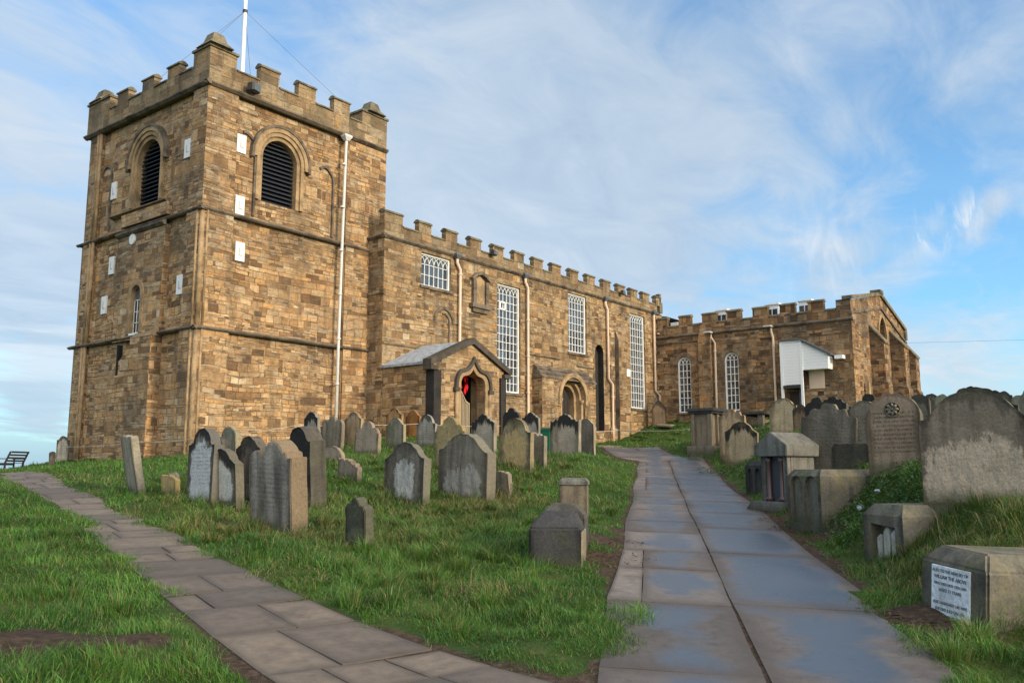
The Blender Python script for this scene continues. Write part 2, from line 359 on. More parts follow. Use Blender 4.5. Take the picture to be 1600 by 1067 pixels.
RES = [(0.0,0.0,0.0),(-6.0,0.0,0.0),(0.0,-8.0,0.0),(-8.0,10.0,0.0),(-14.0,-10.0,0.0),(5.0,8.0,0.0),(3.0,6.0,0.0),(7.5,9.6,0.0),(6.0,13.0,0.0),(8.7,13.2,0.0),(11.36,11.14,0.0),(12.69,10.84,0.0),(7.28,7.92,0.0),(8.0,5.6,0.0),(9.03,21.1,0.0),(7.6,18.8,0.0),(6.0,3.8,0.0),(10.0,7.0,0.0),(14.0,9.0,0.0),(3.0,18.0,0.0),(8.0,0.6,0.16),(6.0,-3.0,0.09),(9.8,1.99,0.78),(12.95,3.82,0.92),(13.29,3.34,0.95),(21.55,8.03,1.36),(18.88,7.99,0.69),(24.75,10.79,0.66),(30.56,12.45,1.5),(17.15,5.48,0.64),(29.55,5.2,2.03),(14.87,2.0,1.22),(25.78,3.4,1.83),(17.29,5.01,1.2),(28.86,13.83,0.36),(26.61,11.53,0.39),(20.67,14.06,0.55),(15.9,12.13,0.43),(14.92,13.31,0.39),(18.36,19.8,0.39),(20.76,20.25,0.56),(16.9,27.2,0.01),(16.6,36.2,-0.66),(25.0,26.5,0.51),(27.5,22.8,0.84),(34.0,25.8,0.54),(42.8,26.0,0.43),(46.5,26.0,1.12),(48.6,24.0,1.67),(48.6,20.7,1.79),(48.6,16.0,2.24),(52.0,12.0,2.46),(60.0,12.0,2.23),(62.0,0.0,2.81),(45.0,-8.0,3.53),(15.7,37.9,-1.08),(13.8,33.3,-0.76),(12.3,29.5,-0.51),(2.0,36.0,-0.98),(16.0,55.0,-2.7),(30.0,60.0,-2.87),(-12.0,50.0,-2.33),(60.0,45.0,0.16),(45.0,50.0,-0.97),(-25.0,20.0,-0.65),(-25.0,-20.0,-0.01),(10.0,-25.0,0.45),(38.0,19.5,0.01),(45.0,22.0,0.63)]

# ------------------------------------------------------------------ lie of the land
def tps_fit(pts, lam):
    P = np.array(pts, float); n = len(P); d = np.hypot(P[:,None,0]-P[None,:,0], P[:,None,1]-P[None,:,1])
    K = np.where(d > 0, d*d*np.log(np.maximum(d, 1e-9)), 0)+lam*np.eye(n)
    A = np.zeros((n+3, n+3)); A[:n,:n] = K; A[:n,n] = 1; A[:n,n+1:n+3] = P[:,:2]; A[n:,:n] = A[:n,n:].T
    return P[:,:2].copy(), np.linalg.solve(A, np.concatenate([P[:,2], np.zeros(3)]))
FIT = tps_fit(RES, 1.2)
def tps(x, y):
    Q, wv = FIT; o = wv[-3]+wv[-2]*x+wv[-1]*y
    for (a, b), k in zip(Q, wv[:-3]):
        r2 = (x-a)**2+(y-b)**2; o = o+k*.5*r2*np.log(np.maximum(r2, 1e-12))
    return o
JX, JY, DX, DY = 5.43, 2.19, .8757, .4828      # the joint line of the wet flagged path
def st(x, y): return (x-JX)*DX+(y-JY)*DY, -(x-JX)*DY+(y-JY)*DX
def xy(s, t): return JX+s*DX-t*DY, JY+s*DY+t*DX
def G0(x, y):
    s, t = st(x, y); r = tps(x, y); prof = .0007*np.clip(s-10, 0, 24)**2
    d = np.maximum(np.maximum(t-1.0, -t-1.45), 0); k = np.clip(1-d/1.5, 0, 1); k = k*k*(3-2*k)
    k = k*np.clip((31-s)/7, 0, 1)*np.clip((s+12)/6, 0, 1)
    return .0288*x+.0535*y+r*(1-k)+prof*k
def G(x, y):
    x = np.asarray(x, float); y = np.asarray(y, float)
    xc = np.clip(x, -12, 64); yc = np.clip(y, -22, 56); d = np.hypot(x-xc, y-yc)
    return G0(xc, yc)-30*(1-np.exp(-(d/120)**1.5))
def gz(x, y): return float(G(x, y))
def hash2(i, j, seed): 
    h = np.sin(i*127.1+j*311.7+seed*74.7)*43758.5453; return h-np.floor(h)
def vnoise(x, y, sc, seed=0):
    x = np.asarray(x)*sc; y = np.asarray(y)*sc; i = np.floor(x); j = np.floor(y); f = x-i; g = y-j
    f = f*f*(3-2*f); g = g*g*(3-2*g)
    return (hash2(i,j,seed)*(1-f)+hash2(i+1,j,seed)*f)*(1-g)+(hash2(i,j+1,seed)*(1-f)+hash2(i+1,j+1,seed)*f)*g
def seg_dist(x, y, pts, hw):
    best = np.full(np.shape(x), 1e9)
    for (x0,y0), (x1,y1), h in zip(pts, pts[1:], hw):
        dx_, dy_ = x1-x0, y1-y0; k = np.clip(((x-x0)*dx_+(y-y0)*dy_)/(dx_*dx_+dy_*dy_), 0, 1)
        best = np.minimum(best, np.hypot(x-x0-k*dx_, y-y0-k*dy_)-h)
    return best
LEFT = [(3.35,-4),(3.5,1.2),(3.88,3.55),(4.14,4.93),(4.62,6.59),(5.15,8.3),(6.08,11.16),(7.25,15.1),(8.37,19.1),(9.1,21.2),(10.6,25.6),(12.4,31)]
LHW = [.75,.72,.62,.5,.38,.30,.24,.32,.40,.42,.5]
END = [(27.2,14.4),(29.2,16.6),(32.2,18.7),(36.5,21.9),(38.6,25.3)]
def path_dist(x, y):
    s, t = st(x, y); wob = (vnoise(x, y, 1.3, 5)-.5)*.25
    a = np.maximum(np.maximum(t-np.where(s < .25, 1.05, np.where(s < 2.1, .76, 1.08)), -t-np.where(s < 3.2, 1.12, 1.38)), np.maximum(s-26.5, -s-9))
    b = seg_dist(x, y, LEFT, LHW); c = seg_dist(x, y, END, [1.15,1.2,1.0,.8])
    e = np.maximum(np.maximum(3.3-x, x-5.3), y-3.08)
    return np.minimum(np.minimum(a, b), np.minimum(c, e))+wob*.5
DIRT = [(8.75,5.3,.42),(9.9,6.1,.42),(11.0,6.7,.36),(8.1,4.75,.28),(8.05,1.85,.32),(7.75,1.62,.3),(12.5,4.15,.38),(13.4,4.72,.4),(14.6,5.35,.4),(15.6,5.95,.4),(2.7,6.1,.44),(3.05,5.7,.32),(2.3,6.45,.38)]
def dirt_amt(x, y):
    o = np.zeros(np.shape(x))
    for a, b, r in DIRT: o = np.maximum(o, np.clip(1.5-np.hypot(x-a, y-b)/r-1.1*(vnoise(x, y, 3.1, 3)-.5), 0, 1))
    return o
def steps(*segs):
    L = []
    for a, b, s in segs: L += list(np.arange(a, b-1e-6, s))
    return L
far = [8, 18, 34, 60, 110, 200, 400, 800, 1600, 3500]
gx = np.array([-12-f for f in far[::-1]]+steps((-12,1,.6),(1,18,.13),(18,50,.32),(50,64.1,.7))+[64+f for f in far])
gy = np.array([-22-f for f in far[::-1]]+steps((-22,-2,.8),(-2,18,.13),(18,38,.32),(38,56.1,.7))+[56+f for f in far])
XX, YY = np.meshgrid(gx, gy); PD = path_dist(XX, YY)
ZZ = G(XX, YY); off = np.clip(PD/.5, 0, 1)
ZZ = ZZ+off*((vnoise(XX, YY, .9, 1)-.5)*.15+(vnoise(XX, YY, 2.7, 2)-.5)*.10)*(np.hypot(XX, YY) < 75)
ZZ = ZZ+off*.035+.009*(1-off)
nx_, ny_ = len(gx), len(gy)
me = bpy.data.meshes.new('ground'); ii = np.arange(nx_*ny_).reshape(ny_, nx_)
quads = np.stack([ii[:-1,:-1], ii[:-1,1:], ii[1:,1:], ii[1:,:-1]], -1).reshape(-1, 4)
me.from_pydata(np.stack([XX, YY, ZZ], -1).reshape(-1, 3).tolist(), [], quads.tolist())
for p in me.polygons: p.use_smooth = True
at = me.attributes.new('bare', 'FLOAT', 'POINT'); at.data.foreach_set('value', np.maximum(np.clip(1-PD/.12, 0, 1), dirt_amt(XX, YY)).reshape(-1).astype(np.float32))
m, t, b = new_mat('churchyard_ground')
P = t.node('ShaderNodeNewGeometry').outputs['Position']; ba = t.node('ShaderNodeAttribute', attribute_name='bare').outputs['Fac']
n = t.noise(P, 1.3, 6, .6); n2_ = t.noise(P, 14, 6, .65)
gcol = t.ramp(n, [(.25, (.022, .042, .010)), (.5, (.040, .070, .016)), (.66, (.075, .082, .026)), (.85, (.12, .10, .045))])
scol = t.ramp(n2_, [(.25, (.028, .019, .013)), (.5, (.062, .042, .029)), (.78, (.125, .088, .062))])
c = t.mix(t.mapr(t.m('ADD', ba, t.m('MULTIPLY', t.m('SUBTRACT', n2_, .5), .5)), .3, .6), gcol, scol)
t.put(b.inputs['Base Color'], c); b.inputs['Roughness'].default_value = .95; b.inputs['Specular IOR Level'].default_value = .1
t.put(b.inputs['Normal'], t.bump(t.m('ADD', n2_, n), .03)); me.materials.append(m)
go = bpy.data.objects.new('ground', me); COL.objects.link(go); go['kind'] = 'structure'

# ------------------------------------------------------------------ flagged paths: real slabs with open joints
def flag_material(name, wet):
    m, t, b = new_mat(name)
    P = t.node('ShaderNodeNewGeometry').outputs['Position']; rs = t.node('ShaderNodeAttribute', attribute_name='tone').outputs['Fac']
    big = t.noise(P, .75, 5, .6, .3); fine = t.noise(P, 9, 7, .68); gr = t.noise(P, 60, 4, .6)
    c = t.ramp(rs, [(0, (.075, .062, .054)), (.35, (.115, .094, .080)), (.65, (.15, .122, .10)), (1, (.20, .165, .135))])
    c = t.mix(1.0, c, t.ramp(fine, [(.25, (.55, .54, .53)), (.5, (1, 1, 1)), (.8, (1.4, 1.36, 1.3))]), 'MULTIPLY')
    c = t.mix(t.m('MULTIPLY', t.mapr(t.noise(P, 2.3, 5, .6), .5, .7), .55), c, (.06, .045, .034))
    c = t.mix(t.m('MULTIPLY', t.mapr(t.noise(P, 4.1, 5, .6), .58, .72), .35), c, (.045, .055, .022))
    if not wet: c = t.mix(1.0, c, (1.06, .98, .84), 'MULTIPLY')
    rim = t.m('ADD', t.node('ShaderNodeAttribute', attribute_name='rim').outputs['Fac'], t.m('MULTIPLY', t.m('SUBTRACT', fine, .5), .9))
    rimm = t.mapr(rim, .22, 1.0)
    c = t.mix(t.m('MULTIPLY', rimm, .62), c, (.052, .038, .028))
    x, y, z = t.sep(P)
    tt = t.m('ADD', t.m('MULTIPLY', t.m('SUBTRACT', x, JX), -DY), t.m('MULTIPLY', t.m('SUBTRACT', y, JY), DX))
    # water lies in the middle of the worn right-hand flags, and in hollows of the left ones
    hollow = t.m('EXPONENT', t.m('MULTIPLY', t.m('POWER', t.m('ADD', tt, .62), 2.0), -2.6))
    hollow = t.m('MAXIMUM', hollow, t.m('MULTIPLY', t.m('EXPONENT', t.m('MULTIPLY', t.m('POWER', t.m('SUBTRACT', tt, .48), 2.0), -9.0)), .72))
    wm = t.mapr(t.m('ADD', t.m('MULTIPLY', hollow, .76), t.m('MULTIPLY', t.m('SUBTRACT', big, .5), 1.9)), .20, .56) if wet else t.m('MULTIPLY', t.mapr(big, .56, .74), .35)
    wm = t.m('MULTIPLY', t.m('MULTIPLY', wm, t.mapr(fine, .22, .42)), t.m('SUBTRACT', 1.0, t.m('MULTIPLY', rimm, .8)))
    c = t.mix(wm, c, t.mix(.82, c, (.022, .030, .044)))
    t.put(b.inputs['Base Color'], c)
    t.put(b.inputs['Roughness'], t.m('ADD', t.mapr(wm, 0, 1, .78, .34, False), t.m('MULTIPLY', t.m('SUBTRACT', fine, .5), .12)))
    t.put(b.inputs['Specular IOR Level'], t.mapr(wm, 0, 1, .3, 1.0, False)); b.inputs['IOR'].default_value = 1.85
    hgt = t.m('ADD', t.m('MULTIPLY', fine, .7), t.m('MULTIPLY', gr, .3))
    bn = t.node('ShaderNodeBump'); t.put(bn.inputs['Height'], hgt); bn.inputs['Distance'].default_value = .012
    t.put(bn.inputs['Strength'], t.mapr(wm, 0, 1, .8, .22, False)); t.put(b.inputs['Normal'], bn.outputs[0])
    return m
class Slabs:
    def __init__(s): s.bm = bmesh.new(); s.lay = s.bm.verts.layers.float.new('tone'); s.rim = s.bm.verts.layers.float.new('rim')
    def add(s, quad, lift=.02, gap=.011, tone=None):
        """quad: four corners (x, y); the slab lies on the ground, slightly rocked"""
        tone = random.random() if tone is None else tone
        cx = sum(p[0] for p in quad)/4; cy = sum(p[1] for p in quad)/4
        def sh(p):
            L = math.hypot(p[0]-cx, p[1]-cy); k = 1-gap*1.4/max(L, .05); return (cx+(p[0]-cx)*k, cy+(p[1]-cy)*k)
        q = [sh(p) for p in quad]; N = 5
        GR = (0, .10, .28, .72, .90, 1); tl = [lift+random.uniform(-.004, .004) for _ in q]; rows = []
        jit = [[(random.uniform(-.012, .012) if (0 < i < N and (j in (0, N))) or (0 < j < N and (i in (0, N))) else 0) for i in range(N+1)] for j in range(N+1)]
        def bil(a, u, v): return a[0]*(1-u)*(1-v)+a[1]*u*(1-v)+a[2]*u*v+a[3]*(1-u)*v
        top = []; 
        for j in range(N+1):
            r = []
            for i in range(N+1):
                u, v = GR[i], GR[j]; x = bil([p[0] for p in q], u, v); y = bil([p[1] for p in q], u, v)
                if j in (0, N): y += jit[j][i]*.8; x += jit[j][i]*.4
                if i in (0, N): x += jit[j][i]*.8; y -= jit[j][i]*.4
                ring = 1.0 if (i in (0, N) or j in (0, N)) else (.5 if (i in (1, N-1) or j in (1, N-1)) else 0.0); edge = .0025 if (i in (0, N) or j in (0, N)) else 0
                w_ = s.bm.verts.new((x, y, gz(x, y)+bil(tl, u, v)-edge)); w_[s.lay] = tone; w_[s.rim] = ring; r.append(w_)
            top.append(r)
        for j in range(N):
            for i in range(N): s.bm.faces.new((top[j][i], top[j][i+1], top[j+1][i+1], top[j+1][i]))
        rim = [top[0][i] for i in range(N)]+[top[j][N] for j in range(N)]+[top[N][i] for i in range(N, 0, -1)]+[top[j][0] for j in range(N, 0, -1)]
        low = []
        for w_ in rim:
            l_ = s.bm.verts.new((w_.co.x, w_.co.y, w_.co.z-.09)); l_[s.lay] = tone; low.append(l_)
        for i in range(len(rim)):
            j = (i+1) % len(rim); s.bm.faces.new((rim[i], low[i], low[j], rim[j]))
    def build(s, name, mat):
        o = obj(name, s.bm, mat, recalc=True); o['kind'] = 'structure'; return o
S_ = Slabs()
def run_joints(start, first, end, lo, hi):
    L = [start]+list(first)
    while L[-1] < end: L.append(L[-1]+random.uniform(lo, hi))
    return L
jl = run_joints(-9, [-7.2, -5.4, -3.4, -1.6, .05, 2.2, 4.0, 5.35, 7.2, 8.6, 10.4, 11.6, 13.0], 26.5, .7, 1.5)
jr = run_joints(-9, [-6.2, -3.8, -1.2, 2.3, 5.4, 8.0, 10.3, 12.6, 14.2], 26.5, .9, 1.9)
cj = lambda s: .010*math.sin(s*1.3)+.008*math.sin(s*3.1+1)
tl_ = lambda s: (1.06 if s < .1 else .80 if s < 2.15 else 1.08)+.03*math.sin(s*.9)
tr_ = lambda s: (-1.14 if s < 2.2 else -1.30)-.05*math.sin(s*.6+1)
for a, b2 in zip(jl, jl[1:]):
    if 2.1 < a < 5.3 or a > 14 and random.random() < .55:   # narrow kerb flag beside a wide one
        S_.add([xy(a, cj(a)+.004), xy(b2, cj(b2)+.004), xy(b2, .80), xy(a, .80)], tone=random.uniform(.1, .7)); S_.add([xy(a, .80), xy(b2, .80), xy(b2, tl_(b2)), xy(a, tl_(a))], tone=random.uniform(.4, .9))
    else: S_.add([xy(a, cj(a)+.004), xy(b2, cj(b2)+.004), xy(b2, tl_(b2)), xy(a, tl_(a))])
for a, b2 in zip(jr, jr[1:]): S_.add([xy(a, tr_(a)), xy(b2, tr_(b2)), xy(b2, cj(b2)-.004), xy(a, cj(a)-.004)], tone=random.uniform(.05, .55))
a = 3.0
while a < 15.5:                                           # broken sloping margin stones on the tomb side
    b2 = a+random.uniform(.7, 1.5)
    if random.random() < .62: S_.add([xy(a, -1.66), xy(b2, -1.62), xy(b2, tr_(b2)-.01), xy(a, tr_(a)-.01)], lift=.006, tone=random.uniform(0, .25), gap=.03)
    a = b2
ep = [xy(26.6, -.1)]+END[1:]
hw_ = [1.2, 1.15, 1.15, .95, .85]
def ribbon(pts, hws, cols, lo, hi, tones=(0, 1), lift=.02):
    """slabs laid in columns along a bending path"""
    cum = [0]
    for p, q in zip(pts, pts[1:]): cum.append(cum[-1]+math.hypot(q[0]-p[0], q[1]-p[1]))
    def at_(d, f):
        d = min(max(d, 0), cum[-1]-1e-6); i = max(k for k in range(len(pts)-1) if cum[k] <= d); k = (d-cum[i])/(cum[i+1]-cum[i])
        def dirn(i): 
            j0, j1 = max(i-1, 0), min(i+1, len(pts)-1); L = math.hypot(pts[j1][0]-pts[j0][0], pts[j1][1]-pts[j0][1]); return ((pts[j1][0]-pts[j0][0])/L, (pts[j1][1]-pts[j0][1])/L)
        d0, d1 = dirn(i), dirn(i+1); ux = d0[0]*(1-k)+d1[0]*k; uy = d0[1]*(1-k)+d1[1]*k; L = math.hypot(ux, uy); ux /= L; uy /= L
        h = hws[i]*(1-k)+hws[min(i+1, len(hws)-1)]*k; px = pts[i][0]*(1-k)+pts[i+1][0]*k; py = pts[i][1]*(1-k)+pts[i+1][1]*k
        return (px-uy*h*f, py+ux*h*f)
    c0 = random.uniform(-.4, 0)
    while c0 < cum[-1]:
        c1 = c0+random.uniform(lo, hi); n = random.choice((1, 2, 2, 2, 3, 3)) if cols == 2 else 1
        cuts = [-1]+sorted(random.uniform(-.62, .62) for _ in range(n-1))+[1]
        if n == 3 and cuts[2]-cuts[1] < .35: cuts.pop(1); n = 2
        sk = random.uniform(-.09, .09)
        for f0, f1 in zip(cuts, cuts[1:]):
            b0, b1 = f0+random.uniform(-.05, .05)*(abs(f0) < 1), f1; 
            S_.add([at_(c0+sk*f0, f0), at_(c1+sk*f0, f0), at_(c1+sk*f1, f1), at_(c0+sk*f1, f1)], tone=random.uniform(*tones), lift=lift, gap=.008)
        c0 = c1
ribbon(ep, hw_, 2, .9, 1.8)
S_.build('path', flag_material('wet_flagstone', True))
S_ = Slabs()
ribbon([(3.75,2.9)]+LEFT[2:], [.72,.66,.58,.53,.50,.48,.48,.50,.54,.55,.55], 2, .45, 1.15, (.15, .8))
for i, y0 in enumerate(np.arange(-3.5, 3.6, .82)):
    for q in ([(3.1, y0), (3.72, y0+.1), (3.78, y0+.88), (3.15, y0+.82)], [(3.75, y0+.12), (4.42, y0+.0), (4.40, y0+.78), (3.8, y0+.9)], [(4.45, y0-.05), (5.0, y0-.3), (5.0, y0+.5), (4.43, y0+.75)]):
        if all(st(*p)[1] > 1.03 for p in q) and q[2][1] < 3.75: S_.add(q, lift=.018, tone=random.random())
S_.build('path', flag_material('dry_flagstone', False))

# ------------------------------------------------------------------ the church: one building, its features are its parts
CH = thing('church', 'long sandstone parish church with square west tower, battlemented nave, gabled porch and transept', 'church', (16.9, 27.18, 1.9))
CO = Vector((16.9, 27.18, 1.9))
def part(name, bm, mat, parent=None, smooth=False, label=None):
    o = obj(name, bm, mat, None, smooth)
    if parent is None: parent = CH
    o.parent = parent
    o.matrix_parent_inverse = Matrix.Translation(-CO)          # geometry is laid out in churchyard coordinates
    if parent is not CH: o.matrix_parent_inverse = Matrix.Identity(4)
    if label: o['label'] = label
    return o
def P3(axis, a, z, c): return Vector(A3(axis, a, z, c))

def merlons(axis, face, thick, spans, z0, z1, ztop_base, mat='parapet', inward=1):
    """parapet blocks, each with its weathered coping"""
    for a0, a1 in spans:
        bm = bmesh.new(); c0, c1 = sorted((face, face+inward*thick))
        lo = A3(axis, a0, z0, c0); hi = A3(axis, a1, z1, c1)
        box(bm, min(lo[0],hi[0]), max(lo[0],hi[0]), min(lo[1],hi[1]), max(lo[1],hi[1]), z0, z1)
        o = part('merlon', bm, M[mat])
        bm = bmesh.new(); e = .055; h = .15+random.uniform(-.012, .012)
        pts = [(c0-e, z1), (c1+e, z1), (c1+e, z1+h*.42), ((c0+c1)/2+.05, z1+h), ((c0+c1)/2-.05, z1+h), (c0-e, z1+h*.42)]
        other = 'X' if axis == 'Y' else 'Y'
        prism(bm, pts, other, min(a0,a1)-e*.6, max(a0,a1)+e*.6)
        part('coping', bm, M['coping'], o)
def low_coping(axis, face, thick, a0, a1, z, inward=1):
    bm = bmesh.new(); c0, c1 = sorted((face, face+inward*thick)); e = .05
    other = 'X' if axis == 'Y' else 'Y'
    prism(bm, [(c0-e, z), (c1+e, z), (c1+e, z+.06), ((c0+c1)/2, z+.14), (c0-e, z+.06)], other, a0, a1)
    part('crenel_coping', bm, M['coping'])
def string(axis, face, a0, a1, z, proj=.11, h=.20, mat='string', name='string_course'):
    """weathered moulding: sloped top, undercut below"""
    bm = bmesh.new(); other = 'X' if axis == 'Y' else 'Y'
    prism(bm, [(face+.03, z+h*.55), (face+.03, z-h*.55), (face-proj*.35, z-h*.5), (face-proj, z-h*.12), (face-proj, z+h*.12)], other, a0, a1)
    return part(name, bm, M[mat])

# ---- tower -----------------------------------------------------------------
TX0, TX1, TY0, TY1 = 16.9, 25.87, 27.18, 36.25
zs = [0.6, 6.50, 10.85, 15.62]; rec = [.10, .14, .18]            # wall planes step back a little behind the corner buttresses
bell_s = opening(arc_round(20.30, 13.55, .83), 11.76); bell_w = opening(arc_round(31.32, 13.55, .87), 11.78)
for k in range(3):
    bm = bmesh.new(); r = rec[k]
    hs = [bell_s] if k == 2 else []
    if k == 1: hs = [rect(23.93, 24.10, 9.72, 10.05), rect(24.06, 24.24, 7.2, 8.0)]
    wall(bm, rect(TX0+r, TX1-r, zs[k], zs[k+1]), hs, 'Y', TY0+r, .45)
    wall(bm, rect(TY0+r, TY1-r, zs[k], zs[k+1]), [bell_w] if k == 2 else [], 'X', TX0+r, .45)
    wall(bm, rect(TX0+r, TX1-r, zs[k], zs[k+1]), [], 'Y', TY1-r); wall(bm, rect(TY0+r, TY1-r, zs[k], zs[k+1]), [], 'X', TX1-r)
    part('tower_wall', bm, M['tower'])
bm = bmesh.new(); box(bm, TX0+.3, TX1-.3, TY0+.3, TY1-.3, 15.5, 15.75); part('tower_roof', bm, M['roof'])
for (x, z0, z1) in ((24.015, 9.72, 10.05), (24.15, 7.2, 8.0)):
    bm = bmesh.new(); box(bm, x-.12, x+.12, TY0+.44, TY0+.48, z0-.05, z1+.05); part('slit_window', bm, M['black'])
# clasping buttresses at the corners, with nook shafts on the corner towards the path
def pad(x0, x1, y0, y1, chamfer=None, top=15.5):
    for k in range(3):
        z0, z1 = zs[k], min(zs[k+1], top); o = [.06, .03, 0][k]; bm = bmesh.new()
        a0, a1, b0, b1 = x0-o*(x0 < 20), x1+o*(x1 > 25), y0-o*(y0 < 30), y1+o*(y1 > 35)
        if chamfer == 'sw' and k < 2:
            c = .26; pts = [(a0+c, b0), (a1, b0), (a1, b1), (a0, b1), (a0, b0+c)]
        elif chamfer == 'nw':
            c = .5; pts = [(a0, b0), (a1, b0), (a1, b1), (a0+c, b1), (a0+.12, b1-.14), (a0, b1-c)]
        else: pts = [(a0, b0), (a1, b0), (a1, b1), (a0, b1)]
        f = [bm.verts.new((x, y, z0)) for x, y in pts]; g = [bm.verts.new((x, y, z1)) for x, y in pts]; n = len(pts)
        bm.faces.new(f[::-1]); bm.faces.new(g)
        for i in range(n): bm.faces.new((f[i], f[(i+1) % n], g[(i+1) % n], g[i]))
        bo = part('corner_buttress', bm, M['tower'])
        if chamfer == 'sw' and k < 2:
            for (sx, sy, r) in ((a0+.125, b0+.125, .095), (a0+.27, b0+.012, .045), (a0+.012, b0+.27, .045)):
                bm = bmesh.new(); tube(bm, [(sx, sy, z0), (sx, sy, z1-.02)], r, 10); part('nook_shaft', bm, M['mould'], bo, True)
        if chamfer == 'nw':
            for sy in (b0+.03, b0+.24):
                bm = bmesh.new(); tube(bm, [(a0+.02, sy, z0), (a0+.02, sy, z1-.02)], .07, 8); part('nook_shaft', bm, M['mould'], bo, True)
pad(TX0, 18.2, TY0, 28.12, 'sw'); pad(TX0, 17.9, 34.95, TY1, 'nw'); pad(23.62, TX1, TY0, 28.2)
for sx in (23.66,):
    for k in range(3):
        bm = bmesh.new(); tube(bm, [(sx, TY0+.06, zs[k]), (sx, TY0+.06, zs[k+1]-.15)], .06, 8); part('nook_shaft', bm, M['mould'], None, True)
for z, p, e, q in ((6.50, .10, .06, 0), (10.85, .08, .03, 0), (15.60, .16, 0, 0)):
    for axis, face, a0, a1 in (('Y', TY0-e, TX0-e-p, TX1+e), ('X', TX0-e, TY0-e-p*.98, TY1+e)):
        string(axis, face, a0, a1, z, p, .22 if z > 15 else .14, 'mould_dark')
    bm = bmesh.new()                                              # ledge closing the setback behind the moulding
    box(bm, TX0+.004, TX1-.004, TY0+.004, TY1-.004, z-.06, z-.012); part('ledge', bm, M['string'])
# parapet
PT = .28
bm = bmesh.new()
for axis, face, a0, a1, inw in (('Y', TY0, TX0, TX1, 1), ('X', TX0, TY0+PT, TY1-PT, 1), ('Y', TY1, TX0, TX1, -1), ('X', TX1, TY0+PT, TY1-PT, -1)):
    c0, c1 = sorted((face, face+inw*PT)); lo = A3(axis, a0, 15.66, c0); hi = A3(axis, a1, 16.42, c1)
    box(bm, lo[0], hi[0], lo[1], hi[1], 15.66, 16.42)
part('tower_parapet', bm, M['parapet'])
south = [(19.12, 20.0), (20.95, 21.82), (22.8, 23.67)]; west = [(29.20, 30.03), (31.02, 31.88), (32.96, 33.82)]
for face, inw in ((TY0, 1), (TY1, -1)): merlons('Y', face, PT, south, 16.42, 17.02, 16.42, inward=inw)
for face, inw in ((TX0, 1), (TX1, -1)): merlons('X', face, PT, west, 16.42, 16.90, 16.42, inward=inw)
for axis, face, inw, spans in (('Y', TY0, 1, [(18.08,19.09),(20.03,20.92),(21.85,22.77),(23.7,24.35)]), ('Y', TY1, -1, [(18.08,19.09),(20.03,20.92),(21.85,22.77),(23.7,24.35)]),
                               ('X', TX0, 1, [(28.3,29.17),(30.06,30.99),(31.91,32.93),(33.85,34.4)]), ('X', TX1, -1, [(28.3,29.17),(30.06,30.99),(31.91,32.93),(33.85,34.4)])):
    for a0, a1 in spans: low_coping(axis, face, PT, a0, a1, 16.42, inw)
for x0, x1, y0, y1 in ((TX0, 18.05, TY0, 28.25), (24.40, TX1, TY0, 28.25), (TX0, 18.05, 34.45, TY1), (24.40, TX1, 34.45, TY1)):
    bm = bmesh.new(); box(bm, x0, x1, y0, y1, 16.425, 17.0); o = part('merlon', bm, M['parapet'])
    bm = bmesh.new(); e = .06; cx, cy = (x0+x1)/2, (y0+y1)/2
    box(bm, x0-e, x1+e, y0-e, y1+e, 17.0, 17.09)
    ax = cx-.2 if x0 < 20 else cx+.0; ay = cy-.25 if y0 < 30 else cy+.25
    for q, (zb, zt, hb, ht) in enumerate(((17.09, 17.28, .50, .34), (17.28, 17.62, .32, .22), (17.62, 17.72, .22, .08))):
        f = [bm.verts.new((ax+i*hb, ay+j*hb, zb)) for i, j in ((-1,-1),(1,-1),(1,1),(-1,1))]; g = [bm.verts.new((ax+i*ht, ay+j*ht, zt)) for i, j in ((-1,-1),(1,-1),(1,1),(-1,1))]
        bm.faces.new(f[::-1]); bm.faces.new(g)
        for i in range(4): bm.faces.new((f[i], f[(i+1)%4], g[(i+1)%4], g[i]))
    part('coping', bm, M['coping'], o)
# belfry openings with louvres and moulded arches
def belfry(axis, face, cx, zsill, zspring, r):
    bm = bmesh.new(); prism(bm, opening(arc_round(cx, zspring, r+.02), zsill-.02), axis, face+.40, face+.44); o = part('belfry_window', bm, M['black'])
    bm = bmesh.new(); z = zsill+.05
    while z < zspring+r-.08:
        h = r-.03 if z <= zspring else math.sqrt(max((r-.02)**2-(z+.06-zspring)**2, 0.001))
        if h > .1:
            q = [(face+.17, z), (face+.34, z+.13), (face+.34, z+.16), (face+.17, z+.03)]
            prism(bm, q, 'X' if axis == 'Y' else 'Y', cx-h, cx+h)
        z += .172
    part('louvre', bm, M['louvre'], o)
    for ri, ro, f0, f1, mt in ((r-.012, r+.14, .10, .22, 'mould'), (r+.14, r+.30, .02, .14, 'mould'), (r+.30, r+.47, -.035, .10, 'mould')):
        bm = bmesh.new(); I = arc_round(cx, zspring, ri, 18); Ou = arc_round(cx, zspring, ro, 18)
        drop = zsill if ro < r+.4 else zspring-.12
        I = [(I[0][0], drop)]+I+[(I[-1][0], drop)]; Ou = [(Ou[0][0], drop)]+Ou+[(Ou[-1][0], drop)]
        band(bm, I, Ou, axis, face+f0-.13, face+f1); part('arch_moulding', bm, M[mt])
    bm = bmesh.new(); I = arc_round(cx, zspring, r+.47, 18); Ou = arc_round(cx, zspring, r+.58, 18)
    I = [(I[0][0], zspring-.2)]+I+[(I[-1][0], zspring-.2)]; Ou = [(Ou[0][0], zspring-.2)]+Ou+[(Ou[-1][0], zspring-.2)]
    band(bm, I, Ou, axis, face-.20, face+.05); part('hood_moulding', bm, M['mould_dark'])
belfry('Y', TY0+rec[2], 20.30, 11.76, 13.55, .83); belfry('X', TX0+rec[2], 31.32, 11.78, 13.55, .87)
